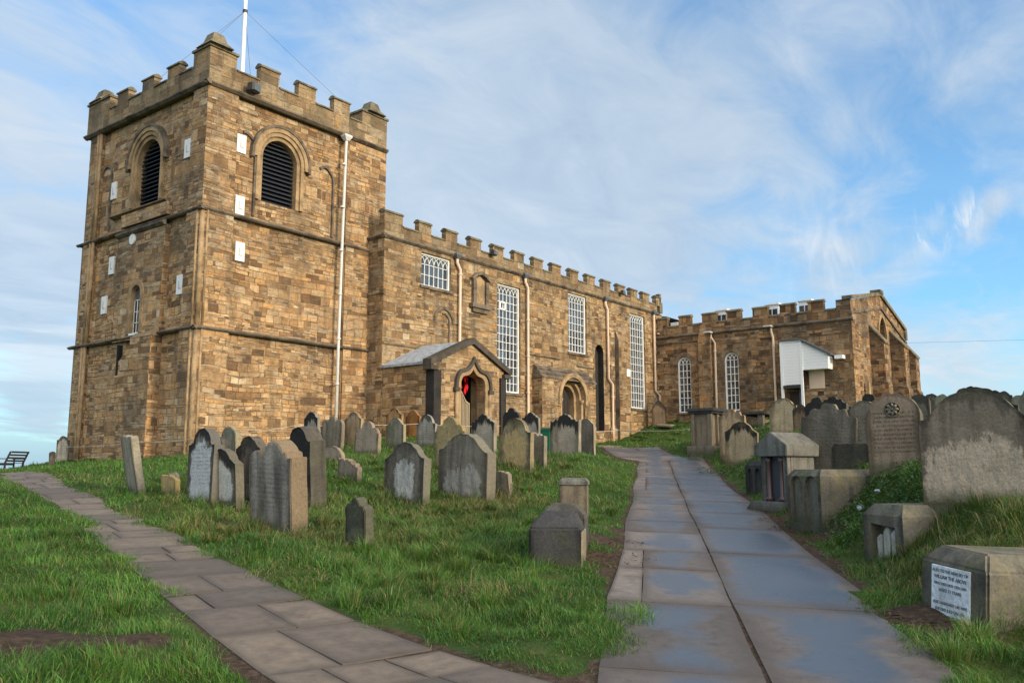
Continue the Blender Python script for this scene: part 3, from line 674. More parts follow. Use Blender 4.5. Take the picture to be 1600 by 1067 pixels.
string('X', TX0+rec[2], 29.6, 33.75, 11.62, .26, .16, 'string', 'window_sill')
# blocked pointed arches beside the belfry light, just a rib on the wall
for a, z, r in ((18.66, 13.62, .52), (22.55, 13.35, .50)):
    bm = bmesh.new(); I = arc_pointed(a, z, r-.09, 1.4); Ou = arc_pointed(a, z, r, 1.4); k = len(I)//2
    if a < 19: I = I[k-1:]; Ou = Ou[k-1:]
    else: I = I[k-3:]; Ou = Ou[k-3:]
    I = I+[(I[-1][0], 11.05)]; Ou = Ou+[(Ou[-1][0], 11.05)]
    band(bm, I, Ou, 'Y', TY0+rec[2]-.085, TY0+rec[2]+.02); part('blind_arch', bm, M['mould_dark'])
bm = bmesh.new(); I = arc_round(34.55, 13.6, .36, 10); Ou = arc_round(34.55, 13.6, .46, 10); I = [(I[0][0], 11.2)]+I; Ou = [(Ou[0][0], 11.2)]+Ou
band(bm, I, Ou, 'X', TX0+rec[2]-.07, TX0+rec[2]+.02); part('blind_arch', bm, M['mould_dark'])
# central pilaster of the west face with its lancet, and the heavy stair buttress below
bm = bmesh.new(); lan = opening(arc_round(31.17, 8.15, .36, 12), 6.62)
wall(bm, [(29.42, 6.4), (32.75, 6.4), (32.75, 10.62), (29.42, 10.62)], [lan], 'X', TX0-.10, .5)
for y in (29.42, 32.75):
    f = [bm.verts.new(q) for q in ((TX0-.10, y, 6.4), (TX0+.3, y, 6.4), (TX0+.3, y, 10.62), (TX0-.10, y, 10.62))]; bm.faces.new(f)
f = [bm.verts.new(q) for q in ((TX0-.10, 29.42, 10.62), (TX0-.10, 32.75, 10.62), (TX0+.3, 32.75, 10.8), (TX0+.3, 29.42, 10.8))]; bm.faces.new(f)
part('pilaster', bm, M['tower'])
bm = bmesh.new(); box(bm, TX0-.06, TX0+.25, 29.42, 32.75, 11.0, 11.5); part('corbel', bm, M['tower'])
string('X', TX0-.10, 29.36, 32.82, 10.68, .14, .24, 'mould_dark', 'corbel_moulding')
bm = bmesh.new()
prism(bm, [(29.5, .6), (33.3, .6), (33.3, 3.6), (32.2, 5.2), (30.95, 6.1), (30.95, 6.38), (29.5, 6.38)], 'X', TX0-.34, TX0+.2); part('buttress', bm, M['tower'])
bm = bmesh.new(); prism(bm, [(TX0-.36, 6.38), (TX0-.10, 6.62), (TX0+.1, 6.62), (TX0+.1, 6.38)], 'Y', 29.46, 30.98); part('buttress_coping', bm, M['string'])
bm = bmesh.new(); box(bm, TX0-.355, TX0-.2, 31.70, 31.84, 5.05, 6.2); part('slit_window', bm, M['black'])
bm = bmesh.new(); I = arc_round(31.17, 8.15, .348, 12); Ou = arc_round(31.17, 8.15, .56, 12)
band(bm, [(I[0][0], 6.62)]+I+[(I[-1][0], 6.62)], [(Ou[0][0], 6.62)]+Ou+[(Ou[-1][0], 6.62)], 'X', TX0-.13, TX0+.05); part('arch_moulding', bm, M['mould'])
bm = bmesh.new(); box(bm, TX0-.13, TX0+.1, 30.82, 31.5, 6.56, 6.64); part('window_sill', bm, M['panel'])

# ---- glazed windows: frame and bars, panes as their own mesh -----------------
def glazing(axis, face, a0, a1, z0, z1, cols, rows, arch=None, depth=.16, bar=.026, frame=.075, vent=None):
    """arch None: flat head with interlacing tracery; 'round': semicircular head"""
    w_ = (a1-a0)/cols; other = None
    bm = bmesh.new()
    r = (a1-a0)/2; cx = (a0+a1)/2
    if arch: shape = opening(arc_round(cx, z1-r, r, 16), z0)
    else: shape = rect(a0, a1, z0, z1)
    prism(bm, shape, axis, face+depth+.05, face+depth+.062); pane = bm
    bm = bmesh.new()
    def bx(b0, b1, y0, y1, pr=0.0, back=.06):
        lo = A3(axis, b0, y0, face+depth-pr); hi = A3(axis, b1, y1, face+depth+back); box(bm, min(lo[0],hi[0]), max(lo[0],hi[0]), min(lo[1],hi[1]), max(lo[1],hi[1]), y0, y1)
    def stroke(pts, wd, pr=0.0):
        for (p0, q0), (p1, q1) in zip(pts, pts[1:]):
            L = math.hypot(p1-p0, q1-q0); 
            if L < 1e-5: continue
            ex, ez = -(q1-q0)/L*wd/2, (p1-p0)/L*wd/2
            band(bm, [(p0+ex, q0+ez), (p1+ex, q1+ez)], [(p0-ex, q0-ez), (p1-ex, q1-ez)], axis, face+depth-pr, face+depth+.055)
    f = frame
    if arch:
        zsp = z1-r; I = arc_round(cx, zsp, r-f, 16); Ou = arc_round(cx, zsp, r, 16)
        band(bm, [(I[0][0], z0)]+I+[(I[-1][0], z0)], [(Ou[0][0], z0)]+Ou+[(Ou[-1][0], z0)], axis, face+depth-.05, face+depth+.06)
        bx(a0+f, a1-f, z0, z0+f, .045)
        ztr = zsp
        for i in range(1, cols):
            a = a0+f+(a1-a0-2*f)*i/cols; bx(a-bar/2, a+bar/2, z0+f, ztr)
        wi = (a1-a0-2*f)/cols
        for i in range(cols+1):
            for sgn in (-1, 1):
                pts = []
                for k in range(9):
                    th = k/8*1.15; px = a0+f+wi*i+sgn*wi*1.6*(1-math.cos(th)); pz = ztr+wi*1.6*math.sin(th)
                    if (px-cx)**2+(pz-zsp)**2 <= (r-f*.7)**2 or pz <= zsp+.01: pts.append((px, pz))
                    else: break
                stroke(pts, bar*.9)
    else:
        bx(a0, a0+f, z0, z1, .05); bx(a1-f, a1, z0, z1, .05); bx(a0+f, a1-f, z0, z0+f, .05); bx(a0+f, a1-f, z1-f, z1, .05)
        wi = (a1-a0-2*f)/cols; hh = wi*1.35; ztr = z1-f-hh
        for i in range(1, cols):
            a = a0+f+wi*i; bx(a-bar/2, a+bar/2, z0+f, ztr)
        for i in range(cols+1):
            for sgn in (-1, 1):
                pts = []
                for k in range(9):
                    th = k/8*math.radians(86); px = a0+f+wi*i+sgn*hh*.98*(1-math.cos(th)); pz = ztr+hh*math.sin(th)
                    if px < a0+f-.01 or px > a1-f+.01: break
                    pts.append((px, pz))
                stroke(pts, bar*.85)
    for j in range(1, rows+1):
        z = z0+f+(ztr-z0-f)*j/rows
        bx(a0+f, a1-f, z-bar*.45, z+bar*.45, -.004, .052)
    if vent:
        i0, j0 = vent; wi2 = (a1-a0-2*f)/cols; hz = (ztr-z0-f)/rows; va, vz = a0+f+wi2*i0, z0+f+hz*j0
        I = rect(va+.04, va+wi2*1.5, vz+.04, vz+hz*.96); 
        for p0, p1 in zip(I, I[1:]+I[:1]): stroke([p0, p1], .07, .03)
    o = part('window', bm, M['white_paint']); part('pane', pane, M['glass'], o)
    return o
bm_h = None
# lancet of the tower: clear lower lights, boarded head
bm = bmesh.new(); prism(bm, opening(arc_round(31.17, 8.15, .36, 12), 6.6), 'X', TX0+.10, TX0+.13); o = part('window', bm, M['iron_panel'])
bm = bmesh.new(); box(bm, TX0+.07, TX0+.095, 30.84, 31.50, 6.66, 7.92); part('pane', bm, M['glass'], o)
bm = bmesh.new()
for y in (30.82, 31.03, 31.31, 31.52): tube(bm, [(TX0+.065, y, 6.65), (TX0+.065, y, 7.95)], .014, 6)
for z in (6.65, 7.07, 7.5, 7.95): tube(bm, [(TX0+.062, 30.82, z), (TX0+.062, 31.52, z)], .014, 6)
part('glazing_bar', bm, M['white_paint'], o)

# white weather panels screwed to the tower, each with its small angle mark
for axis, a, z in (('Y', 18.50, 13.73), ('Y', 18.55, 11.34), ('Y', 18.62, 9.56), ('X', 28.57, 13.40), ('X', 33.90, 12.83), ('X', 33.58, 9.64), ('X', 33.98, 8.07), ('X', 28.52, 8.2)):
    k = 2 if z > 10.85 else 1; face = (TY0 if axis == 'Y' else TX0)+rec[k]; w2, h2 = .20, .36
    if axis == 'Y' and a < 18.3: face = TY0
    bm = bmesh.new(); lo = A3(axis, a-w2, z-h2, face-.055); hi = A3(axis, a+w2, z+h2, face+.01); box(bm, min(lo[0],hi[0]), max(lo[0],hi[0]), min(lo[1],hi[1]), max(lo[1],hi[1]), z-h2, z+h2)
    o = part('wall_panel', bm, M['panel'])
    bm = bmesh.new()
    for (b0, b1, y0, y1) in ((-.06, -.02, -.16, .14), (-.02, .10, -.16, -.12)):
        if axis == 'X': b0, b1 = -b1, -b0
        lo = A3(axis, a+b0, 0, face-.066); hi = A3(axis, a+b1, 0, face-.056); box(bm, min(lo[0],hi[0]), max(lo[0],hi[0]), min(lo[1],hi[1]), max(lo[1],hi[1]), z+y0, z+y1)
    part('angle_mark', bm, M['mark'], o)
bm = bmesh.new(); prism(bm, [(31.65+.21*math.cos(i/20*2*math.pi), 10.36+.21*math.sin(i/20*2*math.pi)) for i in range(20)], 'X', TX0-.15, TX0-.08); o = part('round_plate', bm, M['panel'])
bm = bmesh.new(); box(bm, TX0-.158, TX0-.151, 31.64, 31.66, 10.36, 10.5); part('pointer', bm, M['pipe_white'], o)

# drainpipes with hoppers and brackets
def drainpipe(pts, mat, hop=None, r=.055, axis='Y'):
    bm = bmesh.new(); tube(bm, pts, r, 10); o = part('drainpipe', bm, M[mat], None, True)
    if hop:
        x, y, z = hop; bm = bmesh.new(); s = .17 if axis == 'Y' else .17
        f = [bm.verts.new((x+i*.09, y+j*.08, z)) for i, j in ((-1,-1),(1,-1),(1,1),(-1,1))]; g = [bm.verts.new((x+i*.2, y+j*.15, z+.16)) for i, j in ((-1,-1),(1,-1),(1,1),(-1,1))]; h = [bm.verts.new((x+i*.2, y+j*.15, z+.24)) for i, j in ((-1,-1),(1,-1),(1,1),(-1,1))]
        bm.faces.new(f[::-1]); bm.faces.new(h)
        for A_, B_ in ((f, g), (g, h)):
            for i in range(4): bm.faces.new((A_[i], A_[(i+1)%4], B_[(i+1)%4], B_[i]))
        part('hopper', bm, M['lead'] if mat == 'cream_paint' else M['pipe_white'], o)
    lo, hi = min(p[2] for p in pts[2:]), max(p[2] for p in pts); z = lo+.9
    while z < hi-.6:
        p = pts[-1] if z < pts[-2][2] else pts[-2]; bm = bmesh.new()
        tube(bm, [(p[0], p[1], z-.035), (p[0], p[1], z+.035)], r*1.45, 10); part('pipe_bracket', bm, M[mat], o); z += 1.85
drainpipe([(23.38, 27.0, 15.35), (23.36, 27.0, 14.9), (23.3, 27.0, 10.9), (23.24, 26.98, 6.6), (23.2, 26.95, 2.2)], 'pipe_white', (23.38, 27.0, 15.28), .065)

# ---- nave --------------------------------------------------------------------
NX0, NX1, NY = 24.95, 49.05, 26.22; Z_S, Z_C, Z_M = 11.38, 11.93, 12.42
W = {'w1': (27.23, 29.20, 9.62, 11.12), 'w2': (32.62, 34.50, 5.26, 10.64), 'w3': (38.82, 40.68, 7.86, 11.16), 'w4': (45.50, 47.36, 5.16, 10.95)}
holes = [rect(a0, a1, z0, z1) for a0, a1, z0, z1 in W.values()]
recess = opening(arc_round(41.97, 8.12, .45, 10), 3.6)
door_hole = opening(arc_round(38.3, 5.2, 1.15, 14), 1.0)
porch_hole = rect(26.5, 28.3, 1.0, 5.2)
bm = bmesh.new(); wall(bm, rect(NX0, NX1+.6, .8, Z_S), holes+[recess, door_hole, porch_hole], 'Y', NY, .42)
wall(bm, rect(NY, 27.4, .8, Z_S), [], 'X', NX0); wall(bm, rect(TX0+6, NX1+8, .8, Z_S), [], 'Y', 38.5); wall(bm, rect(36.3, 38.5, .8, Z_S), [], 'X', NX0)
part('nave_wall', bm, M['nave'])
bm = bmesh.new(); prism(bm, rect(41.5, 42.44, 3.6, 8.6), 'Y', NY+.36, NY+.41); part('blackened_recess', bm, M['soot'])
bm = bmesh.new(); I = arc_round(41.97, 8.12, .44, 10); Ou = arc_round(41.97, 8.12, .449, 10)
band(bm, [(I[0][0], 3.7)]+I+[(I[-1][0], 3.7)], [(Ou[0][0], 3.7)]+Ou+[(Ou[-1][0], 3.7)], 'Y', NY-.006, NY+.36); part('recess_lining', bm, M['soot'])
bm = bmesh.new(); box(bm, NX0+.02, NX1, NY+.1, 38.4, 11.3, 11.42)
prism(bm, [(NY+.45, 11.42), (32.4, 12.35), (38.2, 11.42)], 'X', NX0+.4, 58); part('nave_roof', bm, M['roof'])
string('Y', NY, NX0-.12, NX1+.1, Z_S, .13, .2, 'mould_dark'); string('X', NX0, NY-.117, 27.25, Z_S, .13, .2, 'mould_dark')
string('Y', NY, NX0+.01, 27.3, 6.78, .08, .14); string('X', NX0, NY-.07, 27.2, 8.9, .06, .14)
string('Y', NY, 35.2, 37.9, 7.35, .07, .12, 'mould_dark'); string('Y', NY, 39.6, 41.3, 7.15, .08, .14, 'mould_dark')
bm = bmesh.new(); box(bm, NX0, NX1, NY, NY+.26, Z_S+.06, Z_C); box(bm, NX0, NX0+.26, NY+.26, 27.18, Z_S+.06, Z_C); part('nave_parapet', bm, M['parapet'])
ms = [(24.93, 26.03)]+[(q-.80, q) for q in (27.84, 29.62, 31.36, 33.10, 34.80, 36.47, 38.14, 39.86, 41.58, 43.32, 44.98, 46.50, 48.02)]+[(48.95, 49.55)]
merlons('Y', NY, .26, [m_ for m_ in ms[1:-1]], Z_C, Z_M, Z_C)
merlons('Y', NY, .30, [ms[0], ms[-1]], Z_C, Z_M+.02, Z_C)
for p, q in zip(ms, ms[1:]): low_coping('Y', NY, .26, p[1]+.03, q[0]-.03, Z_C)
bm = bmesh.new(); box(bm, 49.38, 49.75, NY-.02, NY+.5, 11.5, 12.2); box(bm, 49.42, 49.6, NY, NY+.3, 12.2, 12.75); part('end_pinnacle', bm, M['coping'])
glazing('Y', NY, *W['w1'], 6, 2); glazing('Y', NY, *W['w2'], 6, 12, vent=(1, 10)); glazing('Y', NY, *W['w3'], 6, 7); glazing('Y', NY, *W['w4'], 6, 12)
for a0, a1, z0, z1 in W.values():
    bm = bmesh.new(); box(bm, a0-.1, a1+.1, NY-.09, NY+.16, z0-.13, z0-.004); part('window_sill', bm, M['mould_dark'])
# sundial niche and the ghost of an old arch
bm = bmesh.new()
box(bm, 30.66, 30.86, NY-.16, NY+.02, 9.3, 10.45); box(bm, 31.58, 31.78, NY-.16, NY+.02, 9.3, 10.45); box(bm, 30.5, 31.94, NY-.24, NY+.02, 9.1, 9.3); box(bm, 30.65, 31.8, NY-.14, NY+.02, 8.9, 9.1)
I = [(30.6+i*.31, 10.45+.30*math.sin(math.pi*i/4)) for i in range(5)]; Ou = [(30.5+i*.36, 10.5+.42*math.sin(math.pi*i/4)) for i in range(5)]; band(bm, I, Ou, 'Y', NY-.22, NY+.02)
o = part('niche', bm, M['mould_dark'])
bm = bmesh.new(); prism(bm, [(30.84, 9.3), (31.6, 9.3), (31.6, 10.45), (31.22, 10.72), (30.84, 10.45)], 'Y', NY-.05, NY+.02); part('dial_stone', bm, M['mould'], o)
for r0, r1, leg in ((.56, .68, 8.15), (.33, .40, 7.0)):
    bm = bmesh.new(); I = arc_round(28.72, 8.15, r0, 12); Ou = arc_round(28.72, 8.15, r1, 12); I = I+[(I[-1][0], leg)]; Ou = Ou+[(Ou[-1][0], leg)]
    if r0 < .5: I = I[5:]; Ou = Ou[5:]
    band(bm, I, Ou, 'Y', NY-.07, NY+.02); part('blind_arch', bm, M['mould_dark'])
for x in (29.68, 34.95, 42.72, 48.33):
    zb = {29.68: 5.9, 34.95: 2.6, 42.72: 2.9, 48.33: 3.6}[x]; y = NY-.13
    pts = [(x, y, 11.2), (x, y, 11.05), (x-.02, y, 10.95), (x+.06, y, 10.6), (x+.02, y, 10.4)]
    s = {29.68: (0, 0), 34.95: (0, 0), 42.72: (.42, 6.4), 48.33: (.52, 6.1)}[x]
    pts = [(x-.2, y, 11.22), (x-.2, y, 11.02), (x+.02, y, 10.72), (x+.02, y, 10.4)] if x != 48.33 else [(x, y, 11.22), (x, y, 11.0)]
    if s[0]: pts += [(pts[-1][0], y, s[1]+.3), (pts[-1][0]+s[0], y, s[1])]
    pts += [(pts[-1][0], y, zb+1), (pts[-1][0], y, zb)]
    drainpipe(pts, 'cream_paint', (pts[0][0], y, 11.2), .07)
# buttress; the shade on its western face is painted as a dark sheet
for a0, a1, yf, top in ((43.72, 45.0, NY-.26, 9.0),):
    bm = bmesh.new(); prism(bm, [(yf, 1.0), (NY+.02, 1.0), (NY+.02, top+.75), (yf, top)], 'X', a0, a1); part('buttress', bm, M['nave'])
    bm = bmesh.new(); prism(bm, [(yf-.0, 2.6), (NY-.01, 2.6), (NY-.01, top+.70), (yf+.0, top-.02)], 'X', a0-.012, a0+.006); part('shade_sheet', bm, M['mould_dark'])
bm = bmesh.new(); box(bm, 44.55, 44.95, NY-.31, NY-.25, 6.95, 7.4); part('wall_panel', bm, M['panel'])
# round-arched south door under a weathered gablet
DXC, DZ = 38.3, 5.2; YB = NY-.62
bm = bmesh.new(); wall(bm, [(35.5, 1.0), (40.55, 1.0), (40.55, 6.15), (35.5, 6.15)], [opening(arc_round(DXC, DZ, 1.15, 14), 1.0)], 'Y', YB, .62)
for x in (35.5, 40.55):
    f = [bm.verts.new(q) for q in ((x, YB, 1), (x, NY, 1), (x, NY, 6.15), (x, YB, 6.15))]; bm.faces.new(f)
part('door_surround', bm, M['nave'])
for i in range(3):
    bm = bmesh.new(); y0 = YB-.05+i*.2; z0 = 6.15+i*.24
    prism(bm, [(y0, z0), (NY+.01, z0), (NY+.01, z0+.22), (y0+.2, z0+.22), (y0, z0+.07)], 'X', 35.44+i*.06, 40.6-i*.06); part('weathering', bm, M['mould_dark'])
bm = bmesh.new(); I = arc_round(DXC, DZ, 1.14, 18); Ou = arc_round(DXC, DZ, 1.38, 18); band(bm, [(I[0][0], DZ-.3)]+I+[(I[-1][0], DZ-.3)], [(Ou[0][0], DZ-.3)]+Ou+[(Ou[-1][0], DZ-.3)], 'Y', YB-.09, YB+.05); part('hood_moulding', bm, M['mould'])
for ro, ri, y0, y1 in ((1.137, .93, YB+.20, YB+.62), (.929, .72, YB+.42, YB+.80)):
    bm = bmesh.new(); I = arc_round(DXC, DZ, ri, 18); Ou = arc_round(DXC, DZ, ro, 18); band(bm, [(I[0][0], 1.2)]+I+[(I[-1][0], 1.2)], [(Ou[0][0], 1.2)]+Ou+[(Ou[-1][0], 1.2)], 'Y', y0, y1); part('arch_order', bm, M['mould'])
for x in (DXC-1.0, DXC+1.0):
    bm = bmesh.new(); tube(bm, [(x, YB+.12, 1.5), (x, YB+.12, DZ-.2)], .085, 10); tube(bm, [(x, YB+.12, DZ-.24), (x, YB+.12, DZ)], [.09, .14], 10); part('shaft', bm, M['mould'], None, True)
bm = bmesh.new(); prism(bm, opening(arc_round(DXC, DZ, .72, 12), 1.5), 'Y', YB+.72, YB+.78); o = part('door', bm, M['darkwood'])
bm = bmesh.new()
for i in range(-2, 3): box(bm, DXC+i*.27-.012, DXC+i*.27+.012, YB+.705, YB+.722, 2.5, 5.5)
part('door_batten', bm, M['metal_dark'], o)
bm = bmesh.new(); box(bm, 43.0, 48.6, NY-.1, NY+.02, 2.4, 3.85); part('plinth', bm, M['nave'])

# ---- gabled south porch --------------------------------------------------------
PX0, PX1, PY = 25.02, 29.50, 23.35; RX, RZ, EZ = 27.32, 6.72, 5.72
arc = arc_ogee(27.42, 5.0, .80, .68, 9)
bm = bmesh.new(); wall(bm, [(PX0, 1.2), (PX1, 1.2), (PX1, EZ), (RX, RZ), (PX0, EZ)], [opening(arc, 1.5)], 'Y', PY, .45)
wall(bm, rect(PY, NY, 1.2, EZ), [], 'X', PX0); wall(bm, rect(PY, NY, 1.2, EZ), [], 'X', PX1); part('porch_wall', bm, M['porch'])
bm = bmesh.new(); wall(bm, rect(PY+.45, PY+.85, 1.2, 5.6), [], 'X', 28.30); part('porch_inner_wall', bm, M['mould'])
bm = bmesh.new(); wall(bm, rect(PY+.85, NY+.36, 1.2, 5.6), [], 'X', 28.34); wall(bm, rect(PY+.45, NY, 1.2, 5.6), [], 'X', 26.3); part('shade_black_wall', bm, M['black'])  # inner porch walls painted black to stand in for interior shade
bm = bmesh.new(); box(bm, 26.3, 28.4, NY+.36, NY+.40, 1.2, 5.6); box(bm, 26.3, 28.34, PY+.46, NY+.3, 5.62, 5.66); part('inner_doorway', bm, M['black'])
bm = bmesh.new()
for x0, x1, z0, z1 in ((PX0-.14, RX, EZ-.03, RZ+.06), (PX1+.14, RX, EZ-.03, RZ+.06)):
    f = [(x0, z0), (x1, z1), (x1, z1+.10), (x0, z0+.10)]; prism(bm, f if x0 < x1 else f[::-1], 'Y', PY+.30, NY+.02)
part('porch_roof', bm, M['slate'])
for x0 in (PX0-.30, PX1+.30):
    bm = bmesh.new(); z0 = EZ-.02; s = 1 if x0 < RX else -1
    prism(bm, [(x0, z0-.10), (RX, RZ+.0), (RX, RZ+.26), (x0, z0+.16)], 'Y', PY-.16, PY+.30)
    box(bm, min(x0, x0+s*.42), max(x0, x0+s*.42), PY-.17, PY+.29, z0-.26, z0-.09)
    part('gable_coping', bm, M['mould_black'])
for x0, x1 in ((PX0-.06, PX0+.36), (PX1-.30, PX1+.06)):
    bm = bmesh.new(); box(bm, x0, x1, PY-.10, PY+.34, 1.2, EZ-.27); part('corner_pillar', bm, M['soot'])
bm = bmesh.new(); I = arc_ogee(27.42, 5.0, .785, .665, 9); Ou = arc_ogee(27.42, 5.0, 1.02, 1.02, 9); band(bm, [(I[0][0], 1.4)]+I+[(I[-1][0], 1.4)], [(Ou[0][0], 1.4)]+Ou+[(Ou[-1][0], 1.4)], 'Y', PY-.05, PY+.06); part('arch_moulding', bm, M['mould'])
bm = bmesh.new(); I = arc_ogee(27.42, 4.95, 1.02, 1.02, 9); Ou = arc_ogee(27.42, 4.95, 1.16, 1.24, 9); band(bm, [(I[0][0], 4.8)]+I+[(I[-1][0], 4.8)], [(Ou[0][0], 4.8)]+Ou+[(Ou[-1][0], 4.8)], 'Y', PY-.14, PY+.05)
for x in (26.33, 28.51): box(bm, x-.15, x+.15, PY-.16, PY+.04, 4.68, 4.84)
part('hood_moulding', bm, M['mould_black'])
for x in (26.36, 28.48):
    bm = bmesh.new(); tube(bm, [(x, PY-.06, 1.5), (x, PY-.06, 4.7)], .08, 10); part('shaft', bm, M['mould'], None, True)
bm = bmesh.new(); n = 9
def gate_top(k): return 4.62-.42*max(0, min(1, (k-.25)/.6))**2*(3-2*max(0, min(1, (k-.25)/.6)))+.12*math.sin(k*math.pi)
for i in range(n):
    k = (i+.5)/n; x = 26.62+.76*k; box(bm, x-.022, x+.022, PY+.19, PY+.215, 2.6, gate_top(k)-.01)
box(bm, 26.61, 27.39, PY+.216, PY+.245, 3.0, 3.1); 
for i in range(16):
    k0, k1 = i/16, (i+1)/16; band(bm, [(26.61+.77*k0, gate_top(k0)), (26.61+.77*k1, gate_top(k1))], [(26.61+.77*k0, gate_top(k0)+.07), (26.61+.77*k1, gate_top(k1)+.07)], 'Y', PY+.17, PY+.24)
box(bm, 27.385, 27.44, PY+.17, PY+.235, 2.6, 4.27)
part('porch_gate', bm, M['palewood'])
bm = bmesh.new()
for (x, y, z0, z1, wd) in ((27.08, PY+.48, 4.70, 5.55, .20), (27.32, PY+.54, 4.9, 5.6, .17), (27.62, PY+.55, 4.62, 5.58, .11), (27.80, PY+.60, 4.75, 5.5, .12), (27.5, PY+.62, 5.3, 5.6, .3)):
    seg = 6; col = []
    for i in range(seg+1):
        z = z1+(z0-z1)*i/seg; q = wd*(1+.3*math.sin(i*2.1+x*9)); dy = .05*math.sin(i*1.7+x*5); col.append((bm.verts.new((x-q/2, y+dy, z)), bm.verts.new((x+q/2, y-dy*.6+.05, z)), bm.verts.new((x+q/2, y-dy*.6+.09, z)), bm.verts.new((x-q/2, y+dy+.04, z))))
    for A_, B_ in zip(col, col[1:]):
        for k in range(4): bm.faces.new((A_[k], A_[(k+1)%4], B_[(k+1)%4], B_[k]))
tag(obj('red_drape', bm, M['red']), 'bright red cloth streamers hanging inside the porch doorway', 'drape')

# ---- south transept --------------------------------------------------------------
QX, QX1, QY = 48.9, 60.5, 14.12; QS, QC, QM = 9.78, 10.36, 10.93
tw = [(23.92, 24.80, 4.97, 8.42), (20.80, 21.68, 4.97, 8.46)]
bm = bmesh.new(); wall(bm, rect(QY, NY, 2.0, QS), [opening(arc_round((a+b)/2, z1-(b-a)/2, (b-a)/2, 16), z0) for a, b, z0, z1 in tw], 'X', QX, .35)
apex = (54.9, 12.0); gab = [(QX, 2.0), (QX1, 2.0), (QX1, 10.45), apex, (QX, 10.86)]
lanc = opening(arc_pointed(55.0, 9.6, .78, 1.5, 8), 8.3)
wall(bm, gab, [lanc], 'Y', QY, .4); wall(bm, rect(QY, 38, 2.0, 9.9), [], 'X', QX1); part('transept_wall', bm, M['transept'])
bm = bmesh.new(); prism(bm, lanc, 'Y', QY+.38, QY+.43); part('blind_lancet', bm, M['transept'])
bm = bmesh.new(); I = arc_pointed(55.0, 9.6, .768, 1.5, 8); Ou = arc_pointed(55.0, 9.6, .98, 1.5, 8); band(bm, [(I[0][0], 8.3)]+I+[(I[-1][0], 8.3)], [(Ou[0][0], 8.3)]+Ou+[(Ou[-1][0], 8.3)], 'Y', QY-.08, QY+.05); part('arch_moulding', bm, M['mould'])
for (a0, z0), (a1, z1), nm in (((QX-.15, 10.88), apex, 'gable_coping'), ((QX1+.12, 10.50), apex, 'gable_coping')):
    bm = bmesh.new(); L = [(a0, z0), (a1, z1), (a1, z1+.22), (a0, z0+.2)]; prism(bm, L, 'Y', QY-.12, QY+.42); part(nm, bm, M['coping'])
    bm = bmesh.new(); L = [(a0, z0-.85), (a1, z1-.85), (a1, z1-.7), (a0, z0-.7)]; prism(bm, L, 'Y', QY-.09, QY+.03); part('string_course', bm, M['mould_dark'])
bm = bmesh.new(); box(bm, QX1-.3, QX1+.14, QY-.13, QY+.43, 9.9, 10.52); part('kneeler', bm, M['coping'])
bm = bmesh.new(); box(bm, apex[0]-.35, apex[0]+.35, QY-.16, QY+.45, 12.1, 12.34); part('apex_stone', bm, M['coping'])
string('X', QX, QY-.1, NY, QS, .13, .2, 'mould_dark'); string('X', QX, 22.6, NY, QS-.42, .06, .12, 'mould_dark')
bm = bmesh.new(); box(bm, QX, QX+.28, QY+.42, NY, QS+.06, QC); part('transept_parapet', bm, M['transept'])
ts = [(25.45, 26.15), (23.83, 24.64), (22.12, 23.06), (20.54, 21.45), (18.88, 19.80), (17.24, 18.15), (15.60, 16.50)]
merlons('X', QX, .28, ts, QC, QM, QC, 'transept')
for p, q in zip([(0, 0)]+ts, ts): 
    if p[0]: low_coping('X', QX, .28, q[1]+.03, p[0]-.03, QC)
low_coping('X', QX, .28, 14.98, 15.57, QC)
bm = bmesh.new(); box(bm, QX-.02, QX+.45, QY+.01, 14.92, QS+.06, QM-.02); part('corner_block', bm, M['transept'])
bm = bmesh.new(); prism(bm, [(QX-.36, 2), (QX+.01, 2), (QX+.01, 10.1), (QX-.06, 10.1), (QX-.36, 9.3)], 'Y', 22.42, 23.22); part('buttress', bm, M['transept'])
for a0, a1, z0, z1 in tw: glazing('X', QX, a0, a1, z0, z1, 3, 7, arch='round', frame=.065, bar=.034, depth=.12)
for a0, a1, z0, z1 in tw:
    bm = bmesh.new(); box(bm, QX-.08, QX+.12, a0-.08, a1+.08, z0-.12, z0-.004); part('window_sill', bm, M['mould_dark'])
    bm = bmesh.new(); cx, r = (a0+a1)/2, (a1-a0)/2; I = arc_round(cx, z1-r, r+.03, 14); Ou = arc_round(cx, z1-r, r+.28, 14); band(bm, I, Ou, 'X', QX-.035, QX+.02); part('arch_moulding', bm, M['string'])
for y, off, zb in ((22.34, -.13, 4.0), (18.56, .0, 4.0)):
    x = QX-.13; pts = [(x, y+.1, 9.66), (x, y+.1, 9.5), (x, y+off, 9.1), (x, y+off, 6.0), (x, y+off, zb)]; drainpipe(pts, 'cream_paint', None, .07)
    bm = bmesh.new(); box(bm, QX-.55, QX-.02, y-.02, y+.42, 9.72, 9.80); part('gutter_spout', bm, M['pipe_white'])
# stepped buttresses against the gable wall
for x0, x1, p, top in ((52.25, 53.15, .80, 8.75), (56.65, 57.7, .84, 8.95), (59.55, 60.45, .80, 8.6)):
    bm = bmesh.new(); y0 = QY-p
    prism(bm, [(y0-.10, 2), (QY+.02, 2), (QY+.02, top+1.05), (y0+.02, top), (y0+.02, 6.55), (y0-.10, 6.35)], 'X', x0, x1); o = part('buttress', bm, M['transept'])
    bm = bmesh.new(); prism(bm, [(y0-.04, top-.02), (y0-.04, top+.1), (QY+.0, top+1.16), (QY+.0, top+1.03)], 'X', x0-.05, x1+.05); part('buttress_coping', bm, M['coping'], o)
bm = bmesh.new(); box(bm, 50.55, 50.85, QY-.28, QY-.16, 3.5, 6.35); part('leaning_slab', bm, M['mould'])
